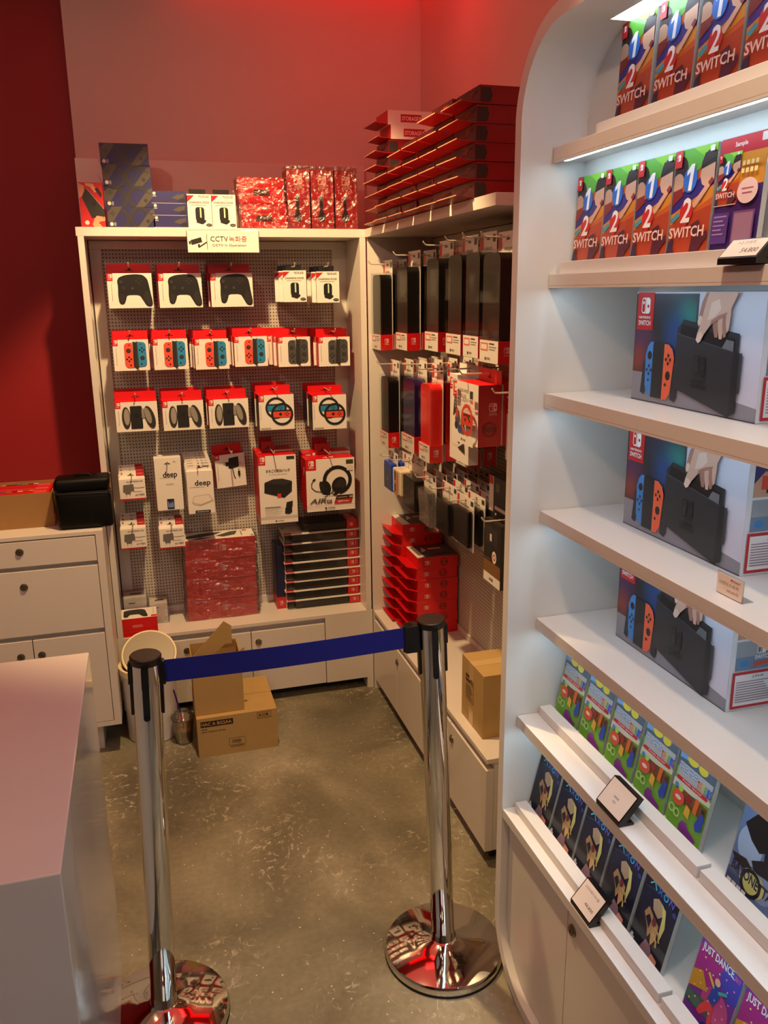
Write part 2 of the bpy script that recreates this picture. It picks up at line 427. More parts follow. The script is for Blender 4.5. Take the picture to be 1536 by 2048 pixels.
# spotlights on the ceiling and square lamps mirrored in the chrome
cs = None
for i, a in enumerate(SPOTS):
    x, y, z = a[0]
    if cs is None:
        cs = thing('ceiling_spotlight', 'warm round spotlight on the red ceiling near the pegboard corner', 'light', (x, y, 2.70), 0, 'ceiling spotlights')
        h = MB(); h.lathe([(0.045, 0), (0.045, -0.012), (0.038, -0.012), (0.038, 0)], 'white_laminate', n=24).build('housing', cs)
        MB().lathe([(0.036, -0.004), (0.036, -0.002)], 'lamp_glow', n=24).build('lamp', cs)
    else:
        dup(cs, (x, y, 2.70), label=['warm round spotlight on the ceiling over the aisle beside the display shelves',
                                     'warm round spotlight on the ceiling over the left counter'][i-1])
sq = None
for i, (x, y) in enumerate(((-0.9, 1.5), (-0.9, 0.6), (-0.9, -0.4), (-0.2, -1.0), (0.5, -0.6))):
    lab = 'square white ceiling panel light, ' + ['the one nearest the red wall', 'second from the red wall', 'third from the red wall', 'over the shop entrance', 'over the display side of the entrance'][i]
    if sq is None:
        sq = thing('ceiling_panel_light', lab, 'light', (x, y, 2.70), 0, 'square ceiling lights')
        MB().box(-0.16, 0.16, -0.16, 0.16, -0.02, 0, 'white_laminate').build('frame', sq)
        MB().box(-0.145, 0.145, -0.145, 0.145, -0.0215, -0.02, mat('panel_glow', '#ffffff', 0.5, emit='#ffe2bd', estr=4.0)).build('diffuser', sq)
    else: dup(sq, (x, y, 2.70), label=lab)

# ================================================================ back wall unit
def lockset(parent, loc, n):
    """round key lock, n = axis it faces ('y' or 'x')"""
    pr = [(0.0125, 0), (0.0125, -0.003), (0.009, -0.004), (0.009, -0.006), (0.0, -0.006)]
    b = MB(); b.lathe(pr[:-1] + [(0.0005, -0.006)], 'brushed_metal', n=20, axis=n)
    q = (-0.0065, 0.0)
    if n == 'y': b.box(-0.001, 0.001, -0.0068, -0.006, -0.004, 0.004, 'black_kick')
    else: b.box(-0.0068, -0.006, -0.001, 0.001, -0.004, 0.004, 'black_kick')
    o = b.build('key_lock', parent); o.location = loc; return o

u = thing('pegboard_wall_unit', 'white shelving unit with pegboard back against the pink-lit back wall', 'shelving unit', (0, 0, 0))
b = MB()
b.box(-0.168, -0.1475, 3.073, 3.40, 0.346, 1.789, 'gloss_laminate')           # left return panel
b.box(0.80, 0.822, 3.073, 3.40, 0.346, 1.789, 'white_laminate')               # right return panel
b.box(-0.168, 0.905, 3.385, 3.415, 1.818, 2.075, 'white_laminate')            # back panel above the shelf
b.build('side_panel', u, 0.001)
b = MB(); f0, f1, zt = -0.145, 0.80, 1.787
b.box(f0, f1, 3.295, 3.33, 1.757, zt, 'white_laminate'); b.box(f0, f0+0.04, 3.295, 3.33, 0.346, 1.757, 'white_laminate')
b.box(0.745, f1, 3.295, 3.33, 0.346, 1.757, 'white_laminate'); b.box(f0+0.04, 0.745, 3.295, 3.33, 0.346, 0.375, 'white_laminate')
b.build('frame', u, 0.0015)
pb = MB().box(-0.47, 0.47, 0, 0.004, 0, 1.38, 'pegboard').build('pegboard', u); pb.scale = ((0.745+0.105)/0.94, 1, 1); pb.location = (0.32, 3.302, 0.376)
MB().box(-0.172, 0.82, 3.073, 3.42, 1.789, 1.818, 'white_laminate').build('top_shelf', u, 0.001)

cb = thing('low_cabinet', 'low white cabinet with locked doors under the back pegboard', 'cabinet', (0, 0, 0))
b = MB(); b.box(-0.17, 0.826, 3.073, 3.42, 0.332, 0.346, 'white_laminate'); b.box(-0.17, 0.026, 3.073, 3.42, 0.048, 0.332, 'white_laminate')
b.box(0.628, 0.826, 3.073, 3.42, 0.048, 0.332, 'white_laminate'); b.box(0.026, 0.628, 3.098, 3.42, 0.048, 0.332, 'white_laminate'); b.box(0.80, 0.826, 3.073, 3.42, 0.0, 0.048, 'white_laminate')
b.build('body', cb, 0.0008)
MB().box(-0.17, 0.80, 3.14, 3.42, 0, 0.048, 'black_kick').build('plinth', cb)
for x0, x1, lx in ((0.029, 0.328, 0.08), (0.331, 0.625, 0.357)):
    d = MB().box(x0, x1, 3.074, 3.095, 0.049, 0.309, 'white_laminate').build('door', cb, 0.001)
    lockset(d, (lx, 3.074, 0.265), 'y')

# ================================================================ right wall unit
u = thing('pegboard_wall_unit', 'white shelving unit with pegboard back on the right wall behind the display', 'shelving unit', (0, 0, 0))
b = MB(); b.box(0.826, 1.12, 3.062, 3.072, 0.346, 1.789, 'white_laminate'); b.box(1.092, 1.14, 1.89, 3.06, 1.79, 2.05, 'white_laminate').build('side_panel', u, 0.001)
b = MB(); b.box(1.076, 1.10, 1.89, 3.06, 1.745, 1.787, 'white_laminate'); b.box(1.076, 1.10, 1.89, 1.93, 0.346, 1.745, 'white_laminate'); b.box(1.076, 1.10, 3.03, 3.06, 0.346, 1.745, 'white_laminate')
b.box(1.076, 1.10, 1.93, 3.03, 0.346, 0.372, 'white_laminate'); b.build('frame', u, 0.0015)
pb = MB().box(-0.55, 0.55, 0, 0.004, 0, 1.373, 'pegboard').build('pegboard', u); pb.rotation_euler[2] = RW; pb.location = (1.082, 2.48, 0.372)
MB().box(0.818, 1.149, 1.89, 3.072, 1.789, 1.818, 'white_laminate').build('top_shelf', u, 0.001)
MB().box(1.10, 1.149, 1.89, 3.06, 0.346, 1.789, 'white_laminate').build('back_panel', u)

cb = thing('low_cabinet', 'low white cabinet with locked doors under the right pegboard', 'cabinet', (0, 0, 0))
b = MB(); b.box(0.8275, 1.149, 1.89, 3.072, 0.332, 0.346, 'white_laminate'); b.box(0.852, 1.149, 1.895, 3.072, 0.048, 0.332, 'white_laminate')
b.box(0.8275, 1.149, 3.056, 3.072, 0.0, 0.332, 'white_laminate'); b.build('body', cb, 0.0008)
MB().box(0.862, 1.149, 1.93, 3.04, 0, 0.048, 'black_kick').build('plinth', cb)
for y0, y1, ly in ((2.749, 3.05, 0), (2.465, 2.746, 2.735), (2.18, 2.462, 0), (1.893, 2.177, 2.16)):
    d = MB().box(0.8275, 0.851, y0, y1, 0.049, 0.309, 'white_laminate').build('door', cb, 0.001)
    if ly: lockset(d, (0.8275, ly, 0.262), 'x')

# ================================================================ left drawer cabinet
cb = thing('drawer_cabinet', 'waist-high white cabinet with drawers and doors in front of the red wall', 'cabinet', (0, 0, 0))
X0, X1, YF = -0.69, -0.17, 2.84
b = MB(); b.box(X0, X1, YF, 3.40, 0.824, 0.838, 'white_laminate'); b.box(X1-0.024, X1, YF, 3.40, 0.117, 0.824, 'white_laminate'); b.box(X0, X0+0.024, YF, 3.40, 0.117, 0.824, 'white_laminate')
b.box(X0+0.024, X1-0.024, YF, 3.40, 0.117, 0.134, 'white_laminate'); b.box(X0+0.024, X1-0.024, YF+0.024, 3.40, 0.134, 0.824, 'white_laminate'); b.build('body', cb, 0.001)
MB().box(X0+0.07, X1-0.07, YF+0.06, 3.36, 0, 0.117, 'white_laminate').build('plinth', cb)
for z0, z1, lz in ((0.734, 0.820, 0.786), (0.490, 0.718, 0.664)):
    d = MB().box(X0+0.026, X1-0.026, YF, YF+0.02, z0, z1, 'white_laminate').build('drawer', cb, 0.001); lockset(d, (-0.433, YF, lz), 'y')
for x0, x1, lx in ((X0+0.026, -0.431, -0.47), (-0.428, X1-0.026, -0.404)):
    d = MB().box(x0, x1, YF, YF+0.02, 0.136, 0.472, 'white_laminate').build('door', cb, 0.001); lockset(d, (lx, YF, 0.417), 'y')

# ================================================================ left front counter
ct = thing('counter', 'glossy white counter block with a pink-lit top in the left foreground', 'counter')
MB().box(-1.3, -0.149, 0.972, 1.666, 0.172, 0.90, 'gloss_laminate').build('body', ct, 0.002)
MB().box(-1.25, -0.26, 1.03, 1.60, 0, 0.172, 'gloss_laminate').build('plinth', ct)

# ================================================================ display gondola with rounded frame
g = thing('display_shelf', 'tall white display shelf with rounded frame corners and cool strip lights', 'display shelf', (0, 0, 0))
GX, GY = 0.71, 1.555
def outline(off, gy=GY, zt=2.06, zb=0.0, y0=-0.75):
    """rounded rectangle in YZ shrunk by off"""
    r = 0.17; p = []
    for cyy, czz, a0 in ((gy-r, zt-r, 0),):
        for q in range(0, 91, 7): p.append((cyy+(r-off)*math.cos(R_(90-q)), czz+(r-off)*math.sin(R_(90-q))))
    for q in range(0, 91, 7): p.append((gy-r+(r-off)*math.cos(R_(-q)), zb+r+(r-off)*math.sin(R_(-q))))
    return [(y0, zt-off)] + p + [(y0, zb+off)]
def shell(x0, x1, o0, o1, mt):
    a, c = outline(o0), outline(o1); n = len(a); b = MB()
    vs = [(x0, *p) for p in a] + [(x0, *p) for p in c] + [(x1, *p) for p in a] + [(x1, *p) for p in c]
    fs = []
    for i in range(n-1):
        fs += [(i, i+1, n+i+1, n+i), (2*n+i, 3*n+i, 3*n+i+1, 2*n+i+1)]
    b.add(vs, fs, mt)
    fs = [(i, 2*n+i, 2*n+i+1, i+1) for i in range(n-1)] + [(n+i, n+i+1, 3*n+i+1, 3*n+i) for i in range(n-1)]
    b.add(vs, fs, mt, True); b.add([vs[0], vs[n], vs[3*n], vs[2*n]], [(0, 1, 2, 3)], mt); b.add([vs[n-1], vs[2*n-1], vs[4*n-1], vs[3*n-1]], [(0, 1, 2, 3)], mt)
    return b
shell(GX, 1.145, 0.0, 0.026, 'display_white').build('frame', g)
MB().box(0.978, 0.99, -0.72, 1.528, 0.06, 1.65, 'display_white').build('back_panel', g)
MB().prism([(y, z) for y, z in outline(0.026, y0=-0.72) if z > 1.62] + [(1.528, 1.62), (-0.72, 1.62)], 0.845, 0.857, 'display_white', 'yz').build('upper_back_panel', g)
def shelf(x0, ztop, th, xb):
    s = MB().box(x0, xb, -0.72, 1.527, ztop-th, ztop, 'display_white').build('shelf', g, 0.001)
    MB().box(x0, x0+0.006, -0.72, 1.527, ztop-th-0.004, ztop-th, 'display_white').build('light_lip', s)
    MB().box(x0+0.0062, x0+0.016, -0.70, 1.50, ztop-th-0.0035, ztop-th, 'display_white', {'D': 'led_strip', 'R': 'led_strip', 'L': None, 'U': None}).build('strip_light', s)
    return s
for z, th, x0, xb in ((1.856, 0.023, 0.7765, 0.845), (1.628, 0.022, 0.7765, 0.978), (1.3977, 0.0244, 0.7765, 0.978), (1.1528, 0.021, 0.7765, 0.978), (0.9131, 0.021, 0.7765, 0.978),
                      (0.685, 0.021, 0.739, 0.978)):
    shelf(x0, z, th, xb)
MB().box(0.80, 0.84, -0.70, 1.42, 2.034, 2.0345, mat('led_dim', '#ffffff', 0.5, emit='#dcecff', estr=5)).build('strip_light', g)
MB().box(0.7765, 0.845, -0.72, 1.46, 2.0345, 2.045, 'display_white').build('light_pelmet', g)
MB().box(0.711, 0.978, -0.72, 1.528, 0.431, 0.4535, 'display_white').build('shelf', g, 0.001)
# lips that hold the games
MB().box(0.808, 0.8448, -0.7, 1.43, 1.8565, 1.882, 'display_white').build('riser', g, 0.001)
MB().box(0.792, 0.8448, -0.7, 1.515, 1.6285, 1.651, 'display_white').build('riser', g, 0.001)
for nm, x, z0, z1, ye in (('shelf_lip', 0.786, 0.6855, 0.707, 1.515), ('shelf_lip', 0.735, 0.454, 0.474, 1.515)):
    for y0, y1 in (((0.958, ye), (-0.7, 0.95)) if nm and z0 < 1 else ((-0.7, ye),)):
        MB().box(x, x+0.028, y0, y1, z0, z1, 'display_white').build(nm, g, 0.001)
# doors below
for y0, y1, lk in ((1.247, 1.525, 0), (0.80, 1.244, 1.224)):
    if y1 > 1.5:
        pl = [(y0, 0.10)] + [(y, z) for y, z in outline(0.030) if z < 0.30 and y > y0 and z > 0.0][::-1] + [(1.523, 0.405), (y0, 0.405)]
        pl = [(min(y, 1.523), max(z, 0.031)) for y, z in pl]; pl[0] = (y0, 0.031)
    else: pl = [(y0, 0.031), (y1, 0.031), (y1, 0.405), (y0, 0.405)]
    d = MB().prism(pl, 0.728, 0.745, 'white_laminate', 'yz').build('door', g)
    if lk: lockset(d, (0.728, lk, 0.375), 'x')
MB().box(0.745, 0.95, -0.7, 1.45, 0.04, 0.43, 'white_laminate').build('body', g)

# ================================================================ posts and belt
def stanchion(base, top, label, cassette, zrot):
    ax = Vector(top) - Vector(base); H = ax.length
    t = thing('stanchion_post', label, 'stanchion', base, 0, 'chrome queue posts')
    q = Vector((0, 0, 1)).rotation_difference(ax).to_matrix()
    MB().lathe([(0.1475, 0), (0.1475, 0.004)], 'black_plastic', n=64).build('base_ring', t)
    MB().lathe([(0.145, 0.003), (0.147, 0.008), (0.147, 0.020), (0.143, 0.026), (0.118, 0.033), (0.08, 0.040), (0.035, 0.046), (0.029, 0.050), (0.029, 0.052)], 'chrome', n=72).build('base', t)
    MB().lathe([(0.0285, 0.045), (0.0285, 0.072), (0.0278, 0.074), (0.0285, 0.076), (0.0285, H-0.012)], 'chrome', n=48, tilt=q).build('tube', t)
    cap = MB(); cap.lathe([(0.030, H-0.016), (0.031, H-0.013), (0.031, H-0.002), (0.029, H), (0.0005, H+0.0005)], 'cap_brown', n=40, tilt=q)
    co = cap.build('cap', t)
    for k in range(4):
        a = zrot + k*PI/2; b = MB(); R4 = q @ Matrix.Rotation(a, 3, 'Z')
        def bx(x0, x1, y0, y1, z0, z1):
            bb = MB().box(x0, x1, y0, y1, z0, z1, 'black_plastic'); b.add([tuple(R4 @ Vector(v)) for v in bb.v], bb.f, 'black_plastic')
        bx(0.026, 0.0325, -0.0065, 0.0065, H-0.125, H-0.012)
        bx(0.0325, 0.0350, -0.007, 0.007, H-0.06, H-0.016)
        b.lathe([(0.0065, 0), (0.0065, 0.0325)], 'black_plastic', c=tuple(R4 @ Vector((0, 0, H-0.125))), n=14, tilt=R4 @ Matrix.Rotation(PI/2, 3, 'Y'))
        if k == cassette and k == 2:
            bx(0.032, 0.046, -0.010, 0.010, H-0.085, H-0.058)
            b.lathe([(0.011, -0.016), (0.011, 0.016)], 'black_plastic', c=tuple(R4 @ Vector((0.050, 0, H-0.072))), n=20, tilt=R4)
        elif k == cassette:
            bx(0.032, 0.060, -0.013, 0.013, H-0.070, H-0.008)
            b.lathe([(0.012, -0.031), (0.012, 0.031)], 'black_plastic', c=tuple(R4 @ Vector((0.053, 0, H-0.039))), n=20, tilt=R4)
        b.build('belt_clip', t)
    return t
stanchion((-0.070, 1.628, 0), (-0.039, 1.60, 0.908), 'chrome post left of the belt, in front of the white bin', 2, R_(-95))
stanchion((0.608, 1.630, 0), (0.561, 1.60, 0.910), 'chrome post right of the belt, beside the lit display shelf', 3, R_(-95))
bl = thing('barrier_belt', 'blue webbing belt stretched between the two chrome posts', 'belt', (0, 0, 0))
b = MB(); n = 24; vs = []
for i in range(n+1):
    t_ = i/n; x = -0.006 + t_*(0.500+0.006); sag = 0.004*math.sin(PI*t_); z = 0.8915 + 0.0045*t_ - sag
    vs += [(x, 1.5995, z), (x, 1.5995, z-0.048), (x, 1.6010, z-0.048), (x, 1.6010, z)]
fs = []
for i in range(n):
    a, c = 4*i, 4*i+4
    for k in range(4): fs.append((a+k, a+(k+1) % 4, c+(k+1) % 4, c+k))
fs += [(3, 2, 1, 0), (4*n, 4*n+1, 4*n+2, 4*n+3)]
b.add(vs, fs, 'belt_blue'); b.build('webbing', bl)
MB().box(-0.010, -0.004, 1.592, 1.608, 0.842, 0.893, 'black_plastic').build('end_clip', bl, 0.001)

# ================================================================ bin, cup and cartons on the floor
t = thing('pedal_bin', 'white round bin with its grey lid tipped open, behind the left post', 'bin', (-0.066, 2.960, 0))
MB().lathe([(0.086, 0), (0.090, 0.004), (0.097, 0.27), (0.097, 0.278), (0.090, 0.278), (0.088, 0.05), (0.0005, 0.05)], 'bin_white', n=48).build('bucket', t)
MB().lathe([(0.0965, 0.262), (0.104, 0.264), (0.1045, 0.288), (0.098, 0.290), (0.093, 0.286), (0.093, 0.262)], 'bin_cream', n=48).build('rim', t)
ql = Matrix.Rotation(R_(38), 3, 'X')
ld = MB(); ld.lathe([(0.0985, -0.012), (0.100, -0.004), (0.0985, 0.004), (0.093, 0.006)], 'bin_cream', c=(0.008, 0.012, 0.315), n=48, tilt=ql)
ld.lathe([(0.092, 0.0055), (0.090, 0.0085), (0.0005, 0.0095)], 'bin_grey', c=(0.008, 0.012, 0.315), n=48, tilt=ql); ld.build('lid', t)
MB().box(-0.02, 0.02, 0.088, 0.100, 0.215, 0.27, 'black_plastic').build('hinge', t, 0.003)

t = thing('coffee_cup', 'clear plastic cup of iced coffee on the floor beside the cartons', 'cup', (0.0405, 2.862, 0))
MB().lathe([(0.0290, 0.0), (0.0300, 0.002), (0.0400, 0.095), (0.0415, 0.098), (0.0395, 0.098), (0.0285, 0.004)], 'cup_plastic', n=40).build('cup_body', t)
MB().lathe([(0.0275, 0.004), (0.0330, 0.052), (0.0005, 0.0535)], 'coffee', n=40).build('coffee', t)
MB().lathe([(0.0425, 0.097), (0.0425, 0.103), (0.036, 0.106), (0.026, 0.122), (0.014, 0.127), (0.006, 0.1275)], 'cup_plastic', n=40).build('lid', t)
MB().tube([(0.003, 0.0, 0.03), (0.0, -0.001, 0.07), (-0.008, 0.0, 0.13), (-0.022, 0.002, 0.20), (-0.024, 0.002, 0.21)], 0.003, 'straw_purple').build('straw', t)

def kraft_box(name, label, loc, w, d, h, art=None, art_side=None, rz=0, tape=False, grp=None):
    t = thing(name, label, 'cardboard box', loc, rz, grp)
    b = MB().box(0, w, 0, d, 0, h, 'kraft')
    if art: b.art(art, (0, 0, 0), (1, 0, 0), (0, 0, 1))
    if art_side: b.art(art_side, (0, d, 0), (0, -1, 0), (0, 0, 1))
    b.build('carton', t, 0.0015)
    return t
K = '#1d150c'
bars = [('r', 118+i*1.9+(i % 3)*0.4, 42, 118+i*1.9+(i % 3)*0.4+(0.7 if i % 4 else 1.3), 56, K) for i in range(17)]
t = kraft_box('cardboard_carton', 'large brown carton with a black printed code strip lying on the floor', (0.085, 2.723, 0), 0.283, 0.278, 0.153,
    [('r', 12, 118, 126, 140, K), ('t', 'HAC A BG2AA', 15, 122.5, 13, '#c79a5e', {'w': 106}), ('t', '10PCS.', 14, 106, 6, K), ('t', 'JANF 4 902370 536386', 14, 96, 6, K, {'w': 84}),
     ('r', 212, 124, 262, 147, K), ('r', 213.2, 125.2, 260.8, 145.8, '#b3945c'), ('t', 'KOR', 218, 129, 13, K, {'w': 37}),
     ('r', 108, 34, 166, 62, K), ('r', 109, 35, 165, 61, '#b3945c')] + bars + [('t', 'HAC-A-BG2AA-KOR', 114, 26, 4.5, K, {'w': 48})])
MB().box(0.001, 0.282, 0.138, 0.140, 0.1532, 0.1536, 'kraft_dark').build('flap_seam', t)
t = thing('cardboard_carton', 'small open brown carton standing on the larger one behind the belt', 'cardboard box', (0.084, 2.748, 0.1545))
b = MB(); w, d, h, th = 0.172, 0.17, 0.204, 0.003
b.box(0, w, 0, d, 0, th, 'kraft'); b.box(0, w, 0, th, th, h, 'kraft'); b.box(0, w, d-th, d, th, h, 'kraft'); b.box(0, th, th, d-th, th, h, 'kraft'); b.box(w-th, w, th, d-th, th, h, 'kraft'); b.build('carton', t)
MB().prism([(0.004, h-0.004), (0.076, h-0.004), (0.122, 0.237), (0.147, 0.238), (0.148, 0.304), (0.122, 0.324)], 0.052, 0.055, 'kraft', 'xz').build('flap', t)
MB().prism([(0.124, 0.238), (0.147, 0.238), (0.170, 0.212), (0.150, h-0.002), (0.10, h-0.002)], 0.10, 0.103, 'kraft_dark', 'xz').build('flap', t)
MB().prism([(0.158, h-0.002), (0.172, h-0.002), (0.187, 0.209), (0.184, 0.233), (0.170, 0.226)], 0.012, 0.015, 'kraft', 'xz').build('flap', t)

t = thing('cardboard_carton', 'closed brown carton on the right low cabinet beside the display shelf', 'cardboard box', (0.858, 1.995, 0.346))
b = MB().box(0, 0.21, 0, 0.165, 0, 0.197, 'kraft')
b.art([('r', 55, 70, 100, 90, K), ('t', 'NS', 58, 73, 14, '#b3945c', {'b': True}), ('r', 55, 93, 100, 101, K), ('t', 'HORI', 57, 94.5, 5, '#b3945c'), ('t', 'ケース', 56, 60, 7, K), ('t', 'for N', 56, 50, 6, K)], (0, 0, 0), (1, 0, 0), (0, 0, 1))
side = [('r', 32, 70, 92, 152, K), ('r', 33.5, 71.5, 90.5, 150.5, '#b3945c'), ('r', 33.5, 128, 66, 150, K), ('t', 'NSW-001', 36, 136, 8, '#c79a5e', {'w': 26})]
side += [('r', 36, 76+i*8, 88-(i*7) % 19, 79+i*8, '#4a3418') for i in range(6)] + [('r', 68, 128, 90, 129.5, K), ('r', 70, 134, 88, 146, '#6d5028')]
b.art(side, (0, 0.165, 0), (0, -1, 0), (0, 0, 1)); b.build('carton', t, 0.0015)
b = MB().box(-0.0006, 0.2, 0.070, 0.105, 0.1972, 0.1976, 'tape'); b.box(-0.0008, -0.0002, 0.070, 0.105, 0.14, 0.1974, 'tape'); b.build('packing_tape', t); MB().box(-0.0008, -0.0002, 0.072, 0.105, 0.0, 0.05, 'tape').build('packing_tape', t)

# things on the drawer cabinet
PK = ['#6a1c20', '#caa92c', '#3a6ab0', '#e0dcd0', '#20303c', '#7aa040', '#c8501c', '#402050']
def open_carton(label, x0, x1, y0, y1, z0, h, seed, lean=0):
    t = thing('open_carton', label, 'cardboard box', (x0, y0, z0)); w, d, th = x1-x0, y1-y0, 0.003
    b = MB(); b.box(0, w, 0, d, 0, th, 'kraft_dark'); b.box(0, w, 0, th, th, h, 'kraft_dark'); b.box(0, w, d-th, d, th, h, 'kraft_dark'); b.box(0, th, th, d-th, th, h, 'kraft_dark'); b.box(w-th, w, th, d-th, th, h, 'kraft_dark'); b.build('carton', t)
    return t
open_carton('open brown carton of red game boxes on the drawer cabinet', -0.62, -0.325, 2.944, 3.16, 0.8385, 0.118, 1)
open_carton('open brown carton behind the black bag on the drawer cabinet', -0.318, -0.14, 3.01, 3.14, 0.8385, 0.135, 2)
k = 0
for (x0, x1, ys, zt, where) in ((-0.61, -0.335, (2.952, 3.02, 3.09), 0.955, 'in the carton left of the black bag'), (-0.31, -0.148, (3.02, 3.075), 0.972, 'in the carton behind the black bag')):
    for i, y in enumerate(ys):
        b = MB().box(x0, x1, y, y+0.055, 0.8420, zt-0.003*i, 'card_red')
        W_ = (x1-x0)*1000
        b.art([('r', 4, 4, W_-60, 48, '#c21a20'), ('r', W_-52, 6, W_-10, 46, '#d8484a')] + ([('r', 10+q*18, 38, 26+q*18, 50, PK[(q*3+i) % 8]) for q in range(int(W_/22))] if i != 1 else [('r', 10, 20, W_-10, 24, '#e86a60')]),
              (x0, y, zt-0.003*i), (1, 0, 0), (0, 1, 0))
        tag(b.build('game_package'), 'flat red game package %s, %s from the front' % (where, NUM[i]), 'box', 'red packages in cartons')

t = thing('storage_bag', 'black zipped storage bag on the drawer cabinet by the pegboard', 'bag', (-0.222, 2.92, 0.8385))
def softbox(w, d, h, r, mt, nm, parent, z0=0, bulge=0.004):
    bm = bmesh.new(); bmesh.ops.create_cube(bm, size=1)
    bmesh.ops.scale(bm, vec=(w, d, h), verts=bm.verts); bmesh.ops.translate(bm, vec=(0, 0, z0+h/2), verts=bm.verts)
    bmesh.ops.bevel(bm, geom=bm.edges[:], offset=r, segments=4, affect='EDGES', profile=0.5)
    for v in bm.verts:
        f = 1 + bulge*8*math.sin(v.co.z*70+v.co.x*25); v.co.x *= f; v.co.y *= f
    me = bpy.data.meshes.new(nm); bm.to_mesh(me); bm.free(); me.materials.append(MATS[mt])
    for p in me.polygons: p.use_smooth = True
    o = bpy.data.objects.new(nm, me); C.objects.link(o); o.parent = parent; return o
softbox(0.182, 0.105, 0.128, 0.018, 'fabric_black', 'bag_body', t, 0.0)
softbox(0.176, 0.102, 0.045, 0.014, 'fabric_black', 'lid', t, 0.127)
MB().box(-0.090, 0.090, -0.0545, -0.0515, 0.124, 0.129, 'black_plastic').build('zip', t, 0.001)
MB().box(0.086, 0.093, -0.056, -0.052, 0.122, 0.130, 'brushed_metal').build('zip_pull', t, 0.001)
MB().box(-0.0945, -0.0925, -0.030, -0.020, 0.030, 0.058, 'card_red').build('side_tab', t)
MB().tube([(-0.03, 0.0, 0.171), (-0.02, 0.0, 0.178), (0.02, 0.0, 0.178), (0.03, 0.0, 0.171)], 0.004, 'fabric_black').build('handle', t)
# ================================================================ printed art (millimetres)
WH, RD, BK, GY_, DG = '#e9e5dd', '#c8141c', '#141211', '#8b8680', '#2c2a2a'
def logo(x, y, s, fg='#f0ece6', bg=RD, txt=True):
    """split controller mark, s = height"""
    w = s*0.46
    L = [('r', x, y, x+w, y+s, fg, s*0.22), ('r', x+w*0.5, y, x+w, y+s, fg), ('r', x+s*0.075, y+s*0.08, x+w-s*0.07, y+s*0.92, bg, s*0.14), ('e', x+w*0.5, y+s*0.68, s*0.1, s*0.1, fg),
         ('r', x+w+s*0.06, y, x+w*2+s*0.06, y+s, fg, s*0.22), ('r', x+w+s*0.06, y, x+w*1.5+s*0.06, y+s, fg), ('e', x+w*1.5+s*0.08, y+s*0.46, s*0.11, s*0.11, bg)]
    if txt:
        c = x+w+s*0.03
        L += [('t', 'NINTENDO', c, y-s*0.20, s*0.10, fg, {'a': 'c', 'w': s*0.9}), ('t', 'SWITCH', c, y-s*0.45, s*0.19, fg, {'a': 'c', 'w': s*1.0})]
    return L
def red_tag(x, y, w, h):
    """red corner with mark; x,y lower left"""
    return [('r', x, y, x+w, y+h, RD)] + logo(x+w*0.27, y+h*0.40, h*0.48, txt=(w > 30)) + ([] if w > 30 else [('r', x+w*0.2, y+h*0.18, x+w*0.8, y+h*0.28, '#e8a09c')])
def vline(x, y0, y1): return [('t', 'Nintendo Switch Pro Controller'[:int((y1-y0)/3.0)], x, y0, 3.2, '#777370', {'rot': 90, 'b': False, 'w': y1-y0})]
def joycon(cx, cy, col, flip, s=1.0):
    """one rounded controller half 26 x 78; flip 1 = right-hand shape"""
    x0, x1 = (-13, 13); f = 1 if flip else -1; L = []
    pts = []
    for q in range(0, 91, 15): pts.append((f*(1+12*math.cos(R_(q))), 27+12*math.sin(R_(q))))
    pts += [(-f*13, 39), (-f*13, -39)]
    for q in range(-90, 1, 15): pts.append((f*(1+12*math.cos(R_(q))), -27+12*math.sin(R_(q))))
    if f < 0: pts = pts[::-1]
    L.append(('p', pts, col)); kk = '#1c1a1a'
    sy_, by = ((-12, 14) if flip else (14, -12))
    L += [('e', 0, sy_, 7, 7, kk), ('e', 0.5, sy_+0.5, 4.8, 4.8, '#3a3836')]
    for dx, dy in ((0, 6.2), (0, -6.2), (6.2, 0), (-6.2, 0)): L.append(('e', dx, by+dy, 2.8, 2.8, kk))
    L += [('r', -5 if flip else 0, 31, -1 if flip else 6, 33, kk), ('e' if flip else 'e', -4 if flip else 4, -31, 2.6, 2.6, kk)]
    return [('g', cx, cy, s, L)]
def gamepad(cx, cy, s, col='#171513'):
    pts = [(38, 104), (60, 112), (95, 115), (120, 112), (134, 98), (138, 78), (142, 50), (147, 22), (146, 9), (137, 4), (125, 8), (113, 30), (104, 45), (62, 45), (58, 30), (52, 16), (43, 12), (34, 18), (32, 45), (34, 75), (32, 92)]
    sm = []; n = len(pts)
    for i in range(n):
        a, b, c = Vector(pts[i-1]), Vector(pts[i]), Vector(pts[(i+1) % n]); sm += [tuple(b*0.8+a*0.2), tuple(b*0.8+c*0.2)]
    L = [('p', sm[::-1], col), ('e', 43, 88, 9, 9, '#090808'), ('e', 44, 89, 6, 6, '#33302d'), ('e', 80, 66, 9, 9, '#090808'), ('e', 81, 67, 6, 6, '#33302d'),
         ('r', 46, 66, 58, 71, '#2d2a27'), ('r', 49.5, 62, 54.5, 75, '#2d2a27'), ('p', [(124, 14), (136, 8), (143, 16), (138, 48), (128, 60), (116, 40)], '#262320'), ('p', [(36, 22), (44, 16), (52, 22), (56, 42), (38, 50)], '#262320')]
    for dx, dy in ((0, 8), (0, -8), (8, 0), (-8, 0)): L.append(('e', 104+dx, 92+dy, 4, 4, '#2d2a27'))
    return [('g', cx-90*s, cy-60*s, s, L)]
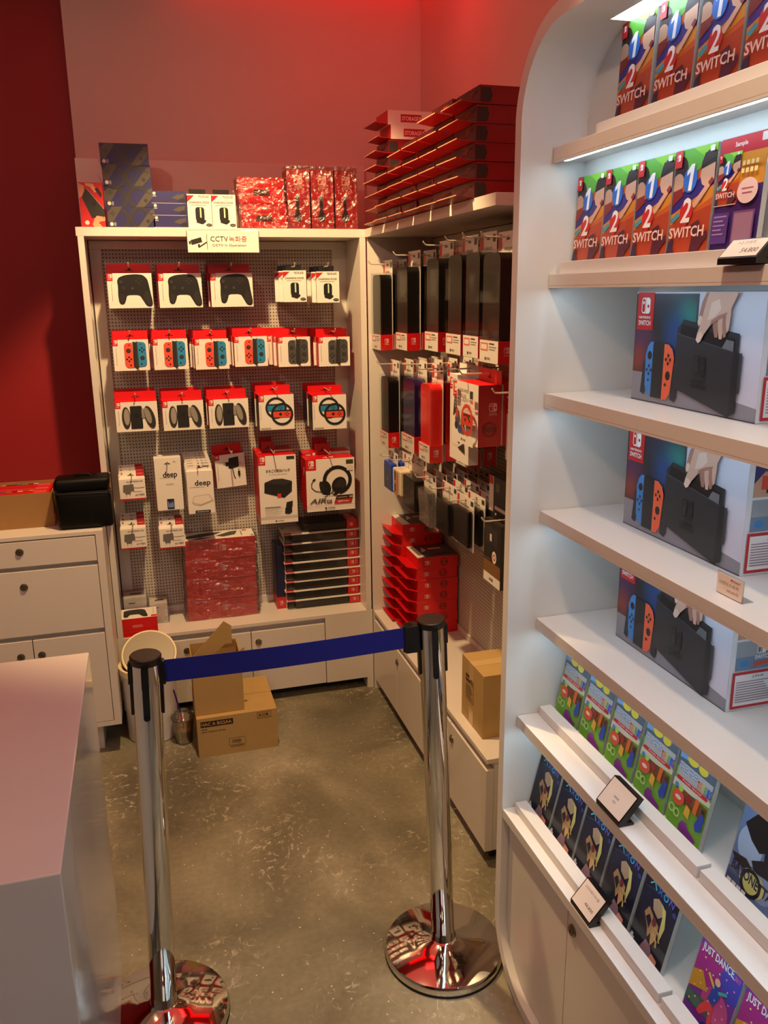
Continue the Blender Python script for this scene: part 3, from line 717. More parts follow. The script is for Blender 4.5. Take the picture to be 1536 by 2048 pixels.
def ring_wheel(cx, cy, r, col, inner, s=1.0):
    return [('ring', cx, cy, r*0.80, r, col), ('p', [(cx-r*0.84, cy+r*0.38), (cx-r*0.84, cy+r*0.1), (cx+r*0.84, cy+r*0.1), (cx+r*0.84, cy+r*0.38)], '#262523'),
            ('r', cx-r*0.8, cy-r*0.28, cx+r*0.8, cy+r*0.24, inner, r*0.12), ('e', cx-r*0.15, cy, r*0.13, r*0.13, '#1a1817')] + \
           [('e', cx+r*0.42+dx*r*0.13, cy+dy*r*0.13, r*0.055, r*0.055, '#1a1817') for dx, dy in ((0, 1), (0, -1), (1, 0), (-1, 0))]

def tabart(w, h, hole=True):
    c = w/2
    return [('p', [(c-15, h*0.30), (c+15, h*0.30), (c+13, h*0.38), (c+4, h*0.40), (c+3, h*0.58), (c-3, h*0.58), (c-4, h*0.40), (c-13, h*0.38)], '#3a0508')]
def product(name, label, cat, w, h, d, art, faces=None, base='card_white', tab=None, sides=None, extra=None, group=None, top_art=None):
    """box whose front faces local -Y, base centre at the origin, sizes in m"""
    t = thing(name, label, cat, (0, 0, 0), 0, group)
    b = MB().box(-w/2, w/2, 0, d, 0, h, base, faces)
    if art: b.art(art, (-w/2, 0, 0), (1, 0, 0), (0, 0, 1))
    for k, a in (sides or {}).items():
        if k == 'R': b.art(a, (w/2, 0, 0), (0, 1, 0), (0, 0, 1))
        if k == 'L': b.art(a, (-w/2, d, 0), (0, -1, 0), (0, 0, 1))
        if k == 'U': b.art(a, (-w/2, 0, h), (1, 0, 0), (0, 1, 0))
    b.build('box_body', t)
    if tab:
        th, tm, tw, tx = tab[0], tab[1], tab[2] if len(tab) > 2 else w, tab[3] if len(tab) > 3 else 0
        q = MB().box(tx-tw/2, tx+tw/2, d-0.0015, d, h, h+th, tm); q.art(tabart(tw*1000, th*1000), (tx-tw/2, d-0.0015, h), (1, 0, 0), (0, 0, 1)); q.build('hang_tab', t)
    return t
def hook(loc, L, rz=0, label='', grp='white pegboard hooks', _c={}):
    """wire hook: local -Y points away from the board, origin at its tip"""
    if 'h' not in _c:
        o = MB().tube([(0, 0.0, 0.012), (0, 0.002, 0.008), (0, 0.008, 0.001), (0, 0.018, 0), (0, 1.0, 0)], 0.0022, 'hook_white').build('peg_hook')
        _c['h'] = o; o0 = o
    else: o0 = _c['h']
    key = round(L, 3)
    if key not in _c:
        me = o0.data.copy(); 
        for v in me.vertices:
            if v.co.y > 0.5: v.co.y = L
        _c[key] = me
    o = _c['h'] if 'used' not in _c else None
    if o is None: o = _c['h'].copy(); C.objects.link(o)
    _c['used'] = 1; o.data = _c[key]; o.location = loc; o.rotation_euler = (0, 0, rz)
    return tag(o, label, 'hook', grp)
def P_at(t, x0, x1, y, z, rz=0): t.location = ((x0+x1)/2, y, z); t.rotation_euler[2] = rz; return t
COLS = ['leftmost', 'second from the left', 'third from the left', 'fourth from the left', 'fifth from the left', 'rightmost']

# ---- row one: dark controllers
w, h = 0.150, 0.118
pro = product('controller_box', 'white and red gamepad box on the top pegboard row, leftmost of three', 'box', w, h, 0.075,
    red_tag(0, 92, 19, 26) + vline(15, 25, 85) + gamepad(91, 60, 1.0), {'U': 'card_red', 'R': 'card_red', 'L': 'card_red', 'D': 'card_dkred'}, tab=(0.033, 'card_red'), group='gamepad boxes on the top hooks')
P_at(pro, -0.089, 0.061, 3.14, 1.553)
for i, x in enumerate((-0.014, 0.157, 0.338)):
    if i: dup(pro, (x, 3.14, 1.552), 0, 'white and red gamepad box on the top pegboard row, ' + ['', 'middle of three', 'rightmost of three'][i])
    dup(pro, (x-0.004, 3.218, 1.5525), 0, 'gamepad box hanging behind the ' + ['leftmost', 'middle', 'rightmost'][i] + ' one of the top row')
    hook((x, 3.115, 1.694), 0.185, label='white wire hook through the %s gamepad box of the top row' % ['leftmost', 'middle', 'rightmost'][i])
# ---- charging docks
dk = [('p', [(0, 106), (0, 84), (26, 106)], '#b01018'), ('l', [(2, 84), (25, 105)], 1.2, '#f0d8d0'), ('t', 'TECRUDE', 38, 98, 7.5, '#4a4440', {'w': 36}), ('t', 'CHARGING DOCK', 7, 80, 7, '#38322c', {'w': 68}),
      ('r', 12, 74, 66, 76, '#b0a898'), ('r', 26, 22, 56, 68, '#0e0d0c', 9), ('r', 41, 34, 46, 66, '#b8d8a8'), ('p', [(28, 18), (48, 12), (60, 20), (60, 26), (42, 30), (28, 26)], '#141312'), ('e', 70, 10, 10, 5, '#181614'), ('r', 64, 9, 76, 11, '#9aa890')]
sd = [('r', 6, 78, 44, 90, '#b01018')] + [('r', 6+i*5, 14, 9+i*5, 60-(i*13) % 30, '#b8ac98') for i in range(7)]
dock = product('charging_dock_box', 'cream charging dock box on the pegboard, left of the two hooked ones', 'box', 0.083, 0.110, 0.052, dk, {'D': 'card_red'}, sides={'L': sd}, group='charging dock boxes')
q = MB().box(-0.030, 0.026, 0.050, 0.052, 0.110, 0.131, 'black_plastic'); q.build('hang_tab', dock)
dock.location = (0.558, 3.085, 1.566); dock.rotation_euler[2] = R_(-9)
for i, x in enumerate((0.558, 0.680)):
    for k in range(3):
        if i == 0 and k == 0: continue
        dup(dock, (x-0.008*k*0.7, 3.085+0.062*k, 1.566-0.004*i), R_(-9), 'cream charging dock box on the pegboard, %s hook, %s' % (['left', 'right'][i], ['in front', 'second in the row', 'at the back'][k]))
    hook((x, 3.07, 1.690), 0.23, label='white wire hook holding the %s charging dock boxes' % ['left', 'right'][i])
# ---- row two: controller pairs
def joybox(cl, cr_, label, first=False):
    A = red_tag(0, 87, 17, 23) + vline(11, 20, 80)
    A += [('p', [(66, 12), (80, 4), (84, 98), (68, 102)], '#2a2825'), ('p', [(76, 4), (90, 16), (90, 100), (80, 102)], '#33312e')]
    A += [('g', 0, 0, 1, [])]
    A += joycon(52, 54, cl, False, 1.12) + joycon(98, 57, cr_, True, 1.10) + [('l', [(78, 10), (76, 2)], 2, BK), ('l', [(78, 10), (84, 1)], 2, BK)]
    return product('controller_box', label, 'box', 0.1215, 0.109, 0.048, A, {'U': 'card_red', 'R': 'card_red', 'L': 'card_red', 'D': 'card_red'}, tab=(0.029, 'card_red'), group='controller pair boxes')
jr = joybox('#e0503a', '#2c86b8', 'red and blue controller pair box on the second pegboard row, leftmost')
jg = joybox('#4a4a4a', '#454545', 'grey controller pair box on the second pegboard row, left of the two grey')
xs = [((-0.088+0.029)/2, 1.336), (0.107, 1.335), (0.2525, 1.331), (0.395, 1.336), (0.5565, 1.330), (0.710, 1.326)]
for i, (x, z) in enumerate(xs):
    src = jr if i < 4 else jg; nb = [1, 2, 2, 2, 2, 2][i]
    lab = ('red and blue controller pair box on the second pegboard row, ' + COLS[i]) if i < 4 else ('grey controller pair box on the second pegboard row, %s of the two grey' % ['left', 'right'][i-4])
    y0 = 3.140
    if i in (0, 4): src.location = (x, y0, z)
    else: dup(src, (x, y0, z), 0, lab)
    for k in range(nb):
        dup(src, (x + (-0.004, -0.012)[k] * (1 if i < 4 else 2.2), y0+0.053*(k+1), z+0.001), R_(0 if i < 4 else -2), '%s behind the %s of the second row' % (['controller box close', 'rear controller box'][k], COLS[i] if i < 4 else ['left grey one', 'right grey one'][i-4]))
    hook((x, 3.115, z+0.129), 0.185, label='white wire hook of the second pegboard row, ' + COLS[i])
# ---- row three: grips and wheels
A = red_tag(0, 84, 19, 24) + vline(12, 25, 75)
A += [('r', 52, 52, 100, 84, '#b8b0a4', 4), ('e', 36, 50, 15, 40, '#34322f'), ('e', 38, 54, 10, 30, '#9a948a'), ('r', 51, 10, 90, 92, '#23211f', 2), ('r', 88, 12, 92, 90, '#0f0e0d')] + logo(63, 50, 15, '#141312', '#23211f', False)
A += [('r', 90, 48, 104, 80, '#8f8a80'), ('e', 118, 50, 17, 42, '#2f2d2a', 14), ('e', 112, 56, 10, 30, '#8f8a80', 14)]
gr = product('grip_box', 'controller charging grip box on the third pegboard row, leftmost', 'box', 0.146, 0.107, 0.072, A, {'U': 'card_red', 'R': 'card_red', 'L': 'card_red'}, tab=(0.030, 'card_red'), group='charging grip boxes')
for i, x in enumerate((-0.029, 0.1345, 0.299)):
    z = (1.120, 1.116, 1.115)[i]
    if i == 0: gr.location = (x, 3.12, z)
    else: dup(gr, (x, 3.12, z), 0, 'controller charging grip box on the third pegboard row, ' + COLS[i])
    dup(gr, (x-0.003, 3.198, z+0.003), 0, 'charging grip box hanging behind the %s one of the third row' % COLS[i])
    hook((x, 3.095, z+0.127), 0.205, label='white wire hook of the third pegboard row, ' + COLS[i])
A = red_tag(0, 106, 20, 25) + vline(8, 40, 95) + [('r', 4, 4, 42, 9, '#b0aaa0')] + ring_wheel(64, 82, 40, '#23221f', '#2c86b8') + ring_wheel(86, 58, 42, '#1d1c1a', '#dc4a36')
wb = product('steering_wheel_box', 'steering wheel pair box on the third pegboard row, left of two', 'box', 0.132, 0.131, 0.085, A, {'U': 'card_red', 'R': 'case_black', 'L': 'case_black', 'D': 'card_red'}, tab=(0.028, 'card_red'), group='steering wheel boxes')
for i, (x, z) in enumerate(((0.474, 1.101), (0.676, 1.0915))):
    if i == 0: wb.location = (x, 3.10, z)
    else: dup(wb, (x, 3.10, z), 0, 'steering wheel pair box on the third pegboard row, right of two')
    dup(wb, (x-0.003, 3.190, z+0.003), 0, 'steering wheel box hanging behind the %s one' % ['left', 'right'][i])
    hook((x, 3.075, z+0.149), 0.225, label='white wire hook of the %s steering wheel boxes' % ['left', 'right'][i])
# ---- row four
A = [('t', 'new NINTENDO 3DS', 26, 66, 6, '#3a3634', {'w': 58}), ('p', [(12, 30), (14, 58), (50, 60), (52, 34), (40, 32), (38, 22), (20, 22), (18, 30)], '#6a6764'), ('r', 22, 14, 24, 24, '#8a8680'), ('r', 34, 14, 36, 24, '#8a8680'),
     ('l', [(52, 46), (66, 44), (88, 46)], 1.6, '#55524e'), ('r', 46, 30, 78, 32, '#a09a94'), ('t', 'AC 어댑터', 54, 14, 9, '#6a6662', {'w': 32}), ('r', 0, 0, 91, 6, '#b01820')]
def stepped_tab(t, w, h, d):
    q = MB().box(-w/2+0.002, w/2-0.002, d-0.0015, d, h, h+0.024, 'card_white')
    W2 = w*1000-4
    q.art([('r', W2*0.68, 2, W2, 24, '#b01820'), ('r', W2*0.72, 10, W2*0.95, 13, '#d88080'), ('r', 6, 10, 12, 18, '#b07070'), ('p', [(W2*0.3, 5), (W2*0.62, 5), (W2*0.5, 9), (W2*0.48, 14), (W2*0.44, 14), (W2*0.42, 9)], '#221c18')], (-w/2+0.002, d-0.0015, h), (1, 0, 0), (0, 0, 1)); q.build('hang_tab', t)
ac = product('adapter_box', 'white small adapter box, front one on the upper left hook', 'box', 0.092, 0.078, 0.045, A, {'D': 'card_red'}, group='white adapter boxes'); stepped_tab(ac, 0.092, 0.078, 0.045)
ac.location = (-0.067, 3.12, 0.867)
for k in (1, 2): dup(ac, (-0.067-0.002*k, 3.12+0.052*k, 0.868+0.001*k), 0, 'white small adapter box on the upper left hook, %s from the front' % NUM[k])
hook((-0.066, 3.10, 0.958), 0.20, label='white wire hook of the upper white adapter boxes')
for k in range(3): dup(ac, (-0.079-0.001*k, 3.12+0.052*k, 0.679+0.001*k), 0, 'white small adapter box on the lower left hook, %s from the front' % NUM[k])
hook((-0.078, 3.10, 0.770), 0.20, label='white wire hook of the lower left adapter boxes')
for k in range(2): dup(ac, (0.060-0.001*k, 3.12+0.052*k, 0.668+0.001*k), 0, 'white small adapter box under the tall blue-striped pack, %s from the front' % NUM[k])
hook((0.061, 3.10, 0.759), 0.20, label='white wire hook of the adapter boxes under the tall blue-striped pack')
def deepbox(v):
    if v == 0:
        A = [('t', 'deep', 28, 118, 30, '#2a2622', {'w': 52}), ('t', 'new NINTENDO 2DS LL', 16, 122, 3.5, '#8a8278', {'w': 50}), ('r', 38, 100, 64, 101.5, '#b0a898'), ('r', 36, 96, 66, 97.5, '#b0a898'), ('p', [(34, 176), (60, 176), (50, 181), (48, 186), (45, 186), (43, 181)], '#221c18'),
             ('r', 36, 3, 62, 43, '#14285e', 3)] + [('r', 39+i*3.1, 10, 41+i*3.1, 34-(i*5) % 12, '#8ea4c8') for i in range(7)] + [('t', 'for', 68, 182, 6, '#9a9288')]
        return A
    return [('t', 'deep', 28, 100, 28, '#2a2622', {'w': 58}), ('t', 'new NINTENDO 2DS LL', 10, 99, 4, '#8a8278', {'w': 55}), ('p', [(14, 44), (22, 68), (78, 72), (92, 48), (92, 44), (44, 28), (22, 34)], '#bdb4a4'), ('p', [(16, 45), (24, 66), (76, 69.5), (88, 48), (46, 33), (24, 37)], '#e6e0d2'),
            ('l', [(16, 44), (46, 34), (90, 48)], 1.2, '#8e8678'), ('r', 24, 1, 80, 12, '#1b2230', 2), ('t', 'SKIN INNOVATION', 30, 4, 5, '#c8c4bc', {'w': 44})]
dp = product('accessory_pack', 'tall white pack with a blue strip on the pegboard', 'box', 0.096, 0.199, 0.03, deepbox(0), group=None); dp.location = (0.0645, 3.14, 0.813)
dup(dp, (0.0635, 3.178, 0.814), 0, 'second tall white pack behind the one with a blue strip')
hook((0.0625, 3.11, 0.993), 0.19, label='white wire hook through the blue-striped tall pack')
d2 = product('accessory_pack', 'white pack with a clear case print, front of its hook', 'box', 0.096, 0.162, 0.014, deepbox(1), group='white packs with case print')
q = MB().box(-0.046, 0.046, 0.012, 0.014, 0.162, 0.187, 'card_white'); q.art([('p', [(36, 9), (60, 9), (50, 14), (48, 19), (45, 19), (43, 14)], '#221c18'), ('t', 'deep', 56, 8, 13, '#2a2622'), ('r', 6, 18, 26, 20, '#b0a898')], (-0.046, 0.012, 0.162), (1, 0, 0), (0, 0, 1)); q.build('hang_tab', d2)
d2.location = (0.1755, 3.095, 0.802)
for k in range(1, 6): dup(d2, (0.1755-0.0006*k, 3.095+0.030*k, 0.803+0.0035*k), 0, 'white pack with a clear case print, %s from the front' % NUM[k])
hook((0.170, 3.075, 0.980), 0.225, label='white wire hook of the clear-case packs')
A = [('r', 0, 110, 18, 130, RD)] + logo(4, 117, 9, txt=False) + vline(10, 30, 95) + [('r', 40, 84, 56, 100, '#181614', 3), ('r', 32, 90, 42, 92, '#8a8680'), ('r', 32, 97, 42, 99, '#8a8680'), ('p', [(50, 76), (54, 114), (92, 118), (92, 78), (60, 72)], '#191715'),
     ('l', [(66, 74), (70, 44), (74, 32)], 3.5, '#1c1a18'), ('r', 86, 40, 95, 60, '#191715', 2), ('r', 88, 34, 93, 40, '#8a8680'), ('l', [(90, 60), (91, 70)], 2.5, '#191715')]
ad = product('adapter_box', 'flat white power adapter box tilted on the pegboard beside the tall white packs', 'box', 0.117, 0.130, 0.045, A, {'U': 'card_red', 'R': 'card_red', 'L': 'card_red'}, tab=(0.034, 'card_red')); ad.location = (0.304, 3.215, 0.868); ad.rotation_euler = (0, R_(-2), R_(8))
hook((0.300, 3.10, 1.018), 0.20, label='white wire hook of the tilted power adapter box')
# bag box
A = red_tag(0, 229, 27, 36) + [('r', 108, 248, 138, 260, '#2e3018'), ('t', 'まるごと収納バッグ', 28, 200, 12, '#3c3834', {'w': 92}), ('t', 'for Nintendo Switch', 40, 190, 6, '#a8a29a', {'b': False, 'w': 68}),
     ('p', [(18, 122), (20, 160), (52, 172), (90, 172), (126, 160), (124, 122), (94, 98)], '#211f1d'), ('p', [(20, 162), (54, 174), (90, 174), (126, 162), (98, 148)], '#302d2a'), ('l', [(20, 152), (96, 138), (126, 154)], 1.5, '#0d0c0b'),
     ('r', 68, 100, 82, 116, '#d83a30'), ('p', [(94, 36), (96, 58), (122, 64), (122, 40), (110, 32)], '#1d1b19'), ('p', [(98, 60), (102, 80), (126, 84), (124, 60)], '#23211f'), ('r', 18, 62, 78, 65, '#5a544e')] + \
    [('r', 18, 58-i*5, 88-(i*17) % 30, 59.5-i*5, '#a8a29a') for i in range(6)] + [('r', 0, 15, 144, 27, '#c8c2b8'), ('r', 0, 0, 144, 15, WH), ('r', 56, 5, 62, 11, '#2a2622'), ('t', 'HORI', 66, 5, 6, '#3c3834', {'w': 22})]
bx = product('storage_bag_box', 'tall white box picturing a black storage bag on the pegboard', 'box', 0.144, 0.265, 0.085, A, {'U': 'card_red', 'R': 'card_red', 'L': 'card_red'}, tab=(0.04, 'card_dkred', 0.05, -0.02)); bx.location = (0.4665, 3.10, 0.738)
dup(bx, (0.4695, 3.192, 0.742), 0, 'storage bag box hanging behind the tall white front one')
hook((0.452, 3.055, 1.018), 0.245, label='white wire hook of the storage bag box')
# headset box
A = red_tag(0, 163, 40, 43) + [('r', 158, 182, 186, 198, '#3c3f1e'), ('ring', 122, 120, 44, 58, '#171513', 1.0)]
A += [('r', 64, 60, 130, 110, WH), ('e', 74, 92, 22, 30, '#161412', 15), ('e', 62, 92, 10, 28, '#221f1c', 15), ('e', 128, 100, 28, 34, '#1b1917', -30), ('e', 132, 100, 18, 24, '#2c2926', -30), ('p', [(60, 78), (96, 70), (90, 62), (66, 66)], '#161412'),
      ('l', [(60, 76), (34, 82), (20, 96), (20, 112), (28, 124)], 3, '#1b1917'), ('e', 30, 126, 7, 4, '#1b1917', 35), ('p', [(94, 70), (110, 58), (142, 74), (140, 92), (110, 92)], '#161412'), ('r', 100, 66, 110, 76, '#8a847c'), ('l', [(84, 66), (72, 54)], 2.5, '#1b1917'),
      ('r', 84, 164, 90, 168, '#c8c2b8'), ('r', 94, 170, 99, 172, '#c8c2b8'), ('r', 160, 156, 184, 176, '#d8d2c6'), ('t', 'AIR', 10, 32, 20, '#56504a', {'w': 66, 'sk': 0.4}), ('r', 78, 32, 98, 44, '#56504a'), ('t', 'ST', 82, 34, 8, '#e0dad0'),
      ('p', [(112, 44), (118, 60), (184, 60), (180, 44)], '#23211f'), ('p', [(106, 28), (112, 44), (180, 44), (174, 28)], '#c01c20'), ('t', 'HG', 168, 48, 8, '#e0dad0'), ('r', 120, 50, 160, 53, '#9a948a'), ('t', 'NSW', 122, 32, 7, '#f0dcd0'), ('r', 144, 34, 166, 37, '#f0c8c0'),
      ('r', 0, 22, 190, 23, '#8a847c'), ('r', 70, 8, 77, 15, '#2a2622'), ('t', 'HORI', 82, 8, 7, '#3c3834', {'w': 27})]
hb = product('headset_box', 'white and red box picturing a black headset on the pegboard', 'box', 0.191, 0.206, 0.09, A, {'U': 'card_red', 'R': 'card_red', 'L': 'card_red'}, sides={'U': [('t', 'AIR', 70, 20, 20, '#f0ece6', {'sk': 0.4})], 'L': logo(40, 150, 22)}, tab=(0.045, 'card_dkred', 0.06, -0.01)); hb.location = (0.668, 3.08, 0.775)
dup(hb, (0.676, 3.18, 0.782), 0, 'headset box hanging behind the white and red front one')
hook((0.662, 3.045, 1.003), 0.255, label='white wire hook of the headset box')

# ---- things on the back counter (top 0.346)
def wrap(t, x0, x1, y0, y1, z0, z1, seed, nm='plastic_wrap', amp=0.004):
    """loose crinkled film around a thing"""
    rr = random.Random(seed); bm = bmesh.new(); bmesh.ops.create_cube(bm, size=1)
    bmesh.ops.scale(bm, vec=(x1-x0, y1-y0, z1-z0), verts=bm.verts); bmesh.ops.translate(bm, vec=((x0+x1)/2, (y0+y1)/2, (z0+z1)/2), verts=bm.verts)
    bmesh.ops.subdivide_edges(bm, edges=bm.edges[:], cuts=7, use_grid_fill=True)
    c = Vector(((x0+x1)/2, (y0+y1)/2, (z0+z1)/2))
    for v in bm.verts:
        n = (v.co-c); n.normalize(); v.co += n*amp*rr.random()*1.5; 
        v.co.z = min(max(v.co.z, z0+0.0005), max(z1, z0+0.0005))
    me = bpy.data.meshes.new(nm); bm.to_mesh(me); bm.free(); me.materials.append(MATS['plastic_wrap'])
    o = bpy.data.objects.new(nm, me); C.objects.link(o); o.parent = t; return o
hz = 0.0825
top = [('p', [(4, 30), (10, 62), (60, 88), (110, 96), (150, 92), (120, 60), (60, 34)], '#3a3836'), ('p', [(120, 40), (180, 88), (210, 92), (196, 40), (150, 22)], '#4a4642'), ('p', [(20, 8), (60, 30), (110, 26), (60, 6)], '#23211f'), ('r', 220, 20, 224, 90, '#8a847c'), ('r', 230, 84, 246, 100, RD), ('r', 256, 10, 266, 20, '#2e3018')]
rb = product('wrapped_bag_box', 'red box in crinkled plastic wrap on the back counter, bottom of four', 'box', 0.270, hz-0.001, 0.110, [('g', 118, 28, 1, [('r', 0, 0, 0.1, 0.1, RD)])] + logo(132, 32, 24, '#d8b0a8', '#c01820', False) + [('t', 'SWITCH', 126, 30, 7, '#c88880', {'rot': 90, 'w': 28})],
             base='card_red', faces={'U': 'card_white'}, sides={'U': top}, group='wrapped red boxes on the back counter')
wrap(rb, -0.1385, 0.1385, -0.003, 0.113, 0.001, hz-0.0012, 4, amp=0.0065)
for i in range(4):
    l = (0.2365+0.001*(i % 2)+0.0015*(i-1), 3.171, 0.3465+hz*i)
    if i == 0: rb.location = l
    else: dup(rb, l, R_((-0.8, 0.5, 0.7, -0.5)[i]), 'red box in crinkled plastic wrap on the back counter, ' + ('top of four' if i == 3 else NUM[i]+' from the bottom'))
# lying case packs
def lying_pack(label):
    t = thing('case_pack', label, 'pack', (0, 0, 0), 0, 'lying case packs on the back counter')
    b = MB().box(-0.155, 0.168, 0.0, 0.12, 0.0345, 0.039, 'card_white'); b.art([('r', 2, 0.6, 34, 4.0, RD)], (-0.155, 0, 0.0345), (1, 0, 0), (0, 0, 1))
    b.art([('r', 3, 3, 36, 22, RD), ('e', 14, 96, 6, 5, '#221c18'), ('r', 48, 10, 50, 110, '#b0aaa0')], (-0.155, 0, 0.039), (1, 0, 0), (0, 1, 0)); b.build('card', t)
    MB().box(-0.120, 0.105, 0.004, 0.116, 0.003, 0.0345, 'case_black').build('case', t, 0.006)
    b = MB().box(0.106, 0.152, 0.002, 0.118, 0.002, 0.0345, 'card_red'); b.art(logo(14, 10, 13, '#e8b8b0', RD, False) + [('r', 34, 8, 37, 26, '#d88880')], (0.106, 0.002, 0.002), (1, 0, 0), (0, 0, 1)); b.build('label_band', t)
    MB().box(-0.150, 0.160, 0.001, 0.119, 0.001, 0.0343, 'clear_plastic').build('blister', t)
    return t
lp = lying_pack('flat case pack on the back counter by the corner, bottom of the stack')
for i in range(8):
    l = (0.6445 + (0.003, -0.002, 0.001, 0.002, -0.002, -0.001, -0.002, -0.004)[i], 3.166+0.0015*(i % 3), 0.3465+0.0402*i)
    if i == 0: lp.location = l
    else: dup(lp, l, 0, 'flat case pack on the back counter by the corner, ' + ('top one' if i == 7 else NUM[i]+' from the bottom'))
t = thing('case_pack', 'loose black case pack lying on top of the flat pack stack', 'pack', (0.662, 3.175, 0.6685))
MB().box(-0.095, 0.088, 0.0, 0.115, 0, 0.034, 'case_black').build('case', t, 0.007)
b = MB().box(0.0885, 0.132, 0.001, 0.114, 0.0, 0.035, 'card_red'); b.art(logo(12, 10, 13, '#e8b8b0', RD, False), (0.0885, 0.001, 0), (1, 0, 0), (0, 0, 1)); b.art([('r', 4, 4, 40, 60, '#d88880'), ('r', 8, 66, 30, 100, '#e0c0b0')], (0.0885, 0.001, 0.035), (1, 0, 0), (0, 1, 0)); b.build('label_band', t)
t = thing('case_pack', 'navy case pack standing upright beside the flat pack stack', 'pack', (0.4745, 3.195, 0.3465))
MB().box(-0.018, 0.017, 0.0, 0.10, 0.05, 0.27, 'case_navy').build('case', t, 0.006)
b = MB().box(-0.019, 0.018, 0.0, 0.10, 0.0, 0.049, 'card_red'); b.art(logo(11, 20, 14, '#f0c8c0', RD, True), (-0.019, 0, 0), (1, 0, 0), (0, 0, 1)); b.build('label_band', t)
MB().box(0.0185, 0.0195, -0.012, 0.108, 0, 0.315, 'card_white').build('card', t)
MB().box(-0.020, 0.0182, -0.0015, 0.102, 0.0, 0.30, 'clear_plastic').build('blister', t)
# lying gamepad box + pale boxes
t = thing('controller_box', 'red gamepad box lying flat at the left end of the back counter', 'box', (-0.092, 3.079, 0.3465))
b = MB().box(-0.0715, 0.072, 0, 0.105, 0, 0.073, 'card_red', {'U': 'card_white'})
b.art([('r', 52, 36, 90, 46, '#e0a8a0', 5), ('r', 53, 37, 89, 45, RD, 4), ('t', 'NINTENDO', 56, 39, 4, '#e8c0b8', {'w': 30}), ('l', [(0, 20), (143, 22)], 0.8, '#e06060'), ('r', 4, 10, 9, 13, '#d87070')], (-0.0715, 0, 0), (1, 0, 0), (0, 0, 1))
b.art(gamepad(66, 52, 0.78, '#2a2623') + [('r', 122, 4, 143, 18, RD), ('r', 130, 30, 132, 88, '#b0aaa0')], (-0.0715, 0, 0.073), (1, 0, 0), (0, 1, 0)); b.build('box_body', t)
for nm, x0, x1, y0, y1, h_, lab in (('a', -0.140, -0.055, 3.20, 3.275, 0.115, 'pale white box in clear film standing behind the lying gamepad box'), ('b', -0.045, 0.022, 3.19, 3.27, 0.082, 'small pale box in clear film right of the lying gamepad box')):
    t = thing('white_box', lab, 'box', ((x0+x1)/2, y0, 0.3465)); w_ = (x1-x0)
    b = MB().box(-w_/2, w_/2, 0, y1-y0, 0, h_, 'card_white'); W_ = w_*1000
    b.art([('r', 0, 8, W_, 10, '#c8c2ba'), ('r', W_*0.2, h_*760, W_*0.5, h_*800, '#6a645e')], (-w_/2, 0, 0), (1, 0, 0), (0, 0, 1)); b.art([('r', W_*0.3, 30, W_*0.8, 45, '#4a4440'), ('r', W_*0.1, 68, W_*0.9, 72, RD)], (-w_/2, 0, h_), (1, 0, 0), (0, 1, 0)); b.build('box_body', t)
    wrap(t, -w_/2-0.003, w_/2+0.003, -0.003, y1-y0+0.003, 0.0, h_+0.004, 9)

# ================================================================ sign hung on the shelf edge
t = thing('cctv_sign', 'clear-edged white CCTV notice hung on the front of the top shelf', 'sign', (0.310, 3.069, 1.735))
MB().box(-0.125, 0.125, -0.003, 0.0, 0.0, 0.077, 'acrylic').build('acrylic_plate', t)
b = MB().box(-0.122, 0.122, -0.0045, -0.0032, 0.002, 0.074, 'card_white'); KK = '#241f1a'
b.art([('p', [(14, 24), (50, 34), (46, 50), (10, 40)], KK, ), ('p', [(6, 26), (12, 28), (10, 38), (4, 36)], KK), ('p', [(34, 26), (42, 28), (40, 18), (35, 16)], KK), ('l', [(38, 17), (64, 33)], 4, KK), ('l', [(66, 10), (66, 60)], 1.6, KK),
       ('t', 'CCTV', 78, 36, 17, KK, {'b': False, 'w': 60}), ('t', '녹화중', 141, 35, 19, '#c83048', {'b': False, 'w': 62}), ('t', 'CCTV In Operation', 84, 18, 9.5, KK, {'b': False, 'w': 116})], (-0.122, -0.0045, 0.002), (1, 0, 0), (0, 0, 1)); b.build('printed_card', t)
# ================================================================ on the top shelf, back (z 1.8185)
ZS = 1.8185
SK = '#d8a078'
t = product('console_accessory_box', 'narrow red box picturing hands holding a console on the top shelf, far left', 'box', 0.076, 0.140, 0.08,
    [('r', 0, 0, 76, 140, '#c81c20'), ('p', [(8, 92), (22, 122), (76, 58), (76, 34), (52, 30), (34, 28)], '#262422'), ('l', [(24, 122), (74, 58)], 2, '#9a948c'), ('p', [(0, 90), (0, 138), (18, 128), (16, 112), (8, 96)], SK), ('p', [(22, 138), (46, 136), (58, 112), (50, 108), (36, 126), (22, 130)], SK),
     ('p', [(40, 24), (50, 36), (76, 32), (76, 20), (60, 18), (50, 10)], SK), ('p', [(34, 8), (40, 22), (58, 10), (66, 0), (40, 0)], SK), ('e', 18, 14, 7, 7, '#e0dcd4'), ('e', 44, 74, 7, 9, '#171513'), ('p', [(50, 120), (60, 124), (72, 104), (68, 92)], '#2a1a18')],
    base='card_red'); t.location = (-0.112, 3.085, ZS)
wq = '#3a3530'; vb = '#201e58'
A = [('r', 0, 0, 153, 66, vb), ('ring', 36, 26, 26, 36, '#2c2824'), ('r', 0, 0, 12, 20, vb), ('p', [(0, 20), (0, 46), (18, 66), (50, 66), (14, 12)], '#4a4540'), ('r', 36, -0, 76, 0.5, vb), ('ring', 106, 30, 26, 36, '#2c2824'), ('p', [(96, 0), (124, 0), (153, 30), (153, 60), (140, 56)], '#4a4540'), ('e', 130, 20, 6, 6, '#2c2824')]
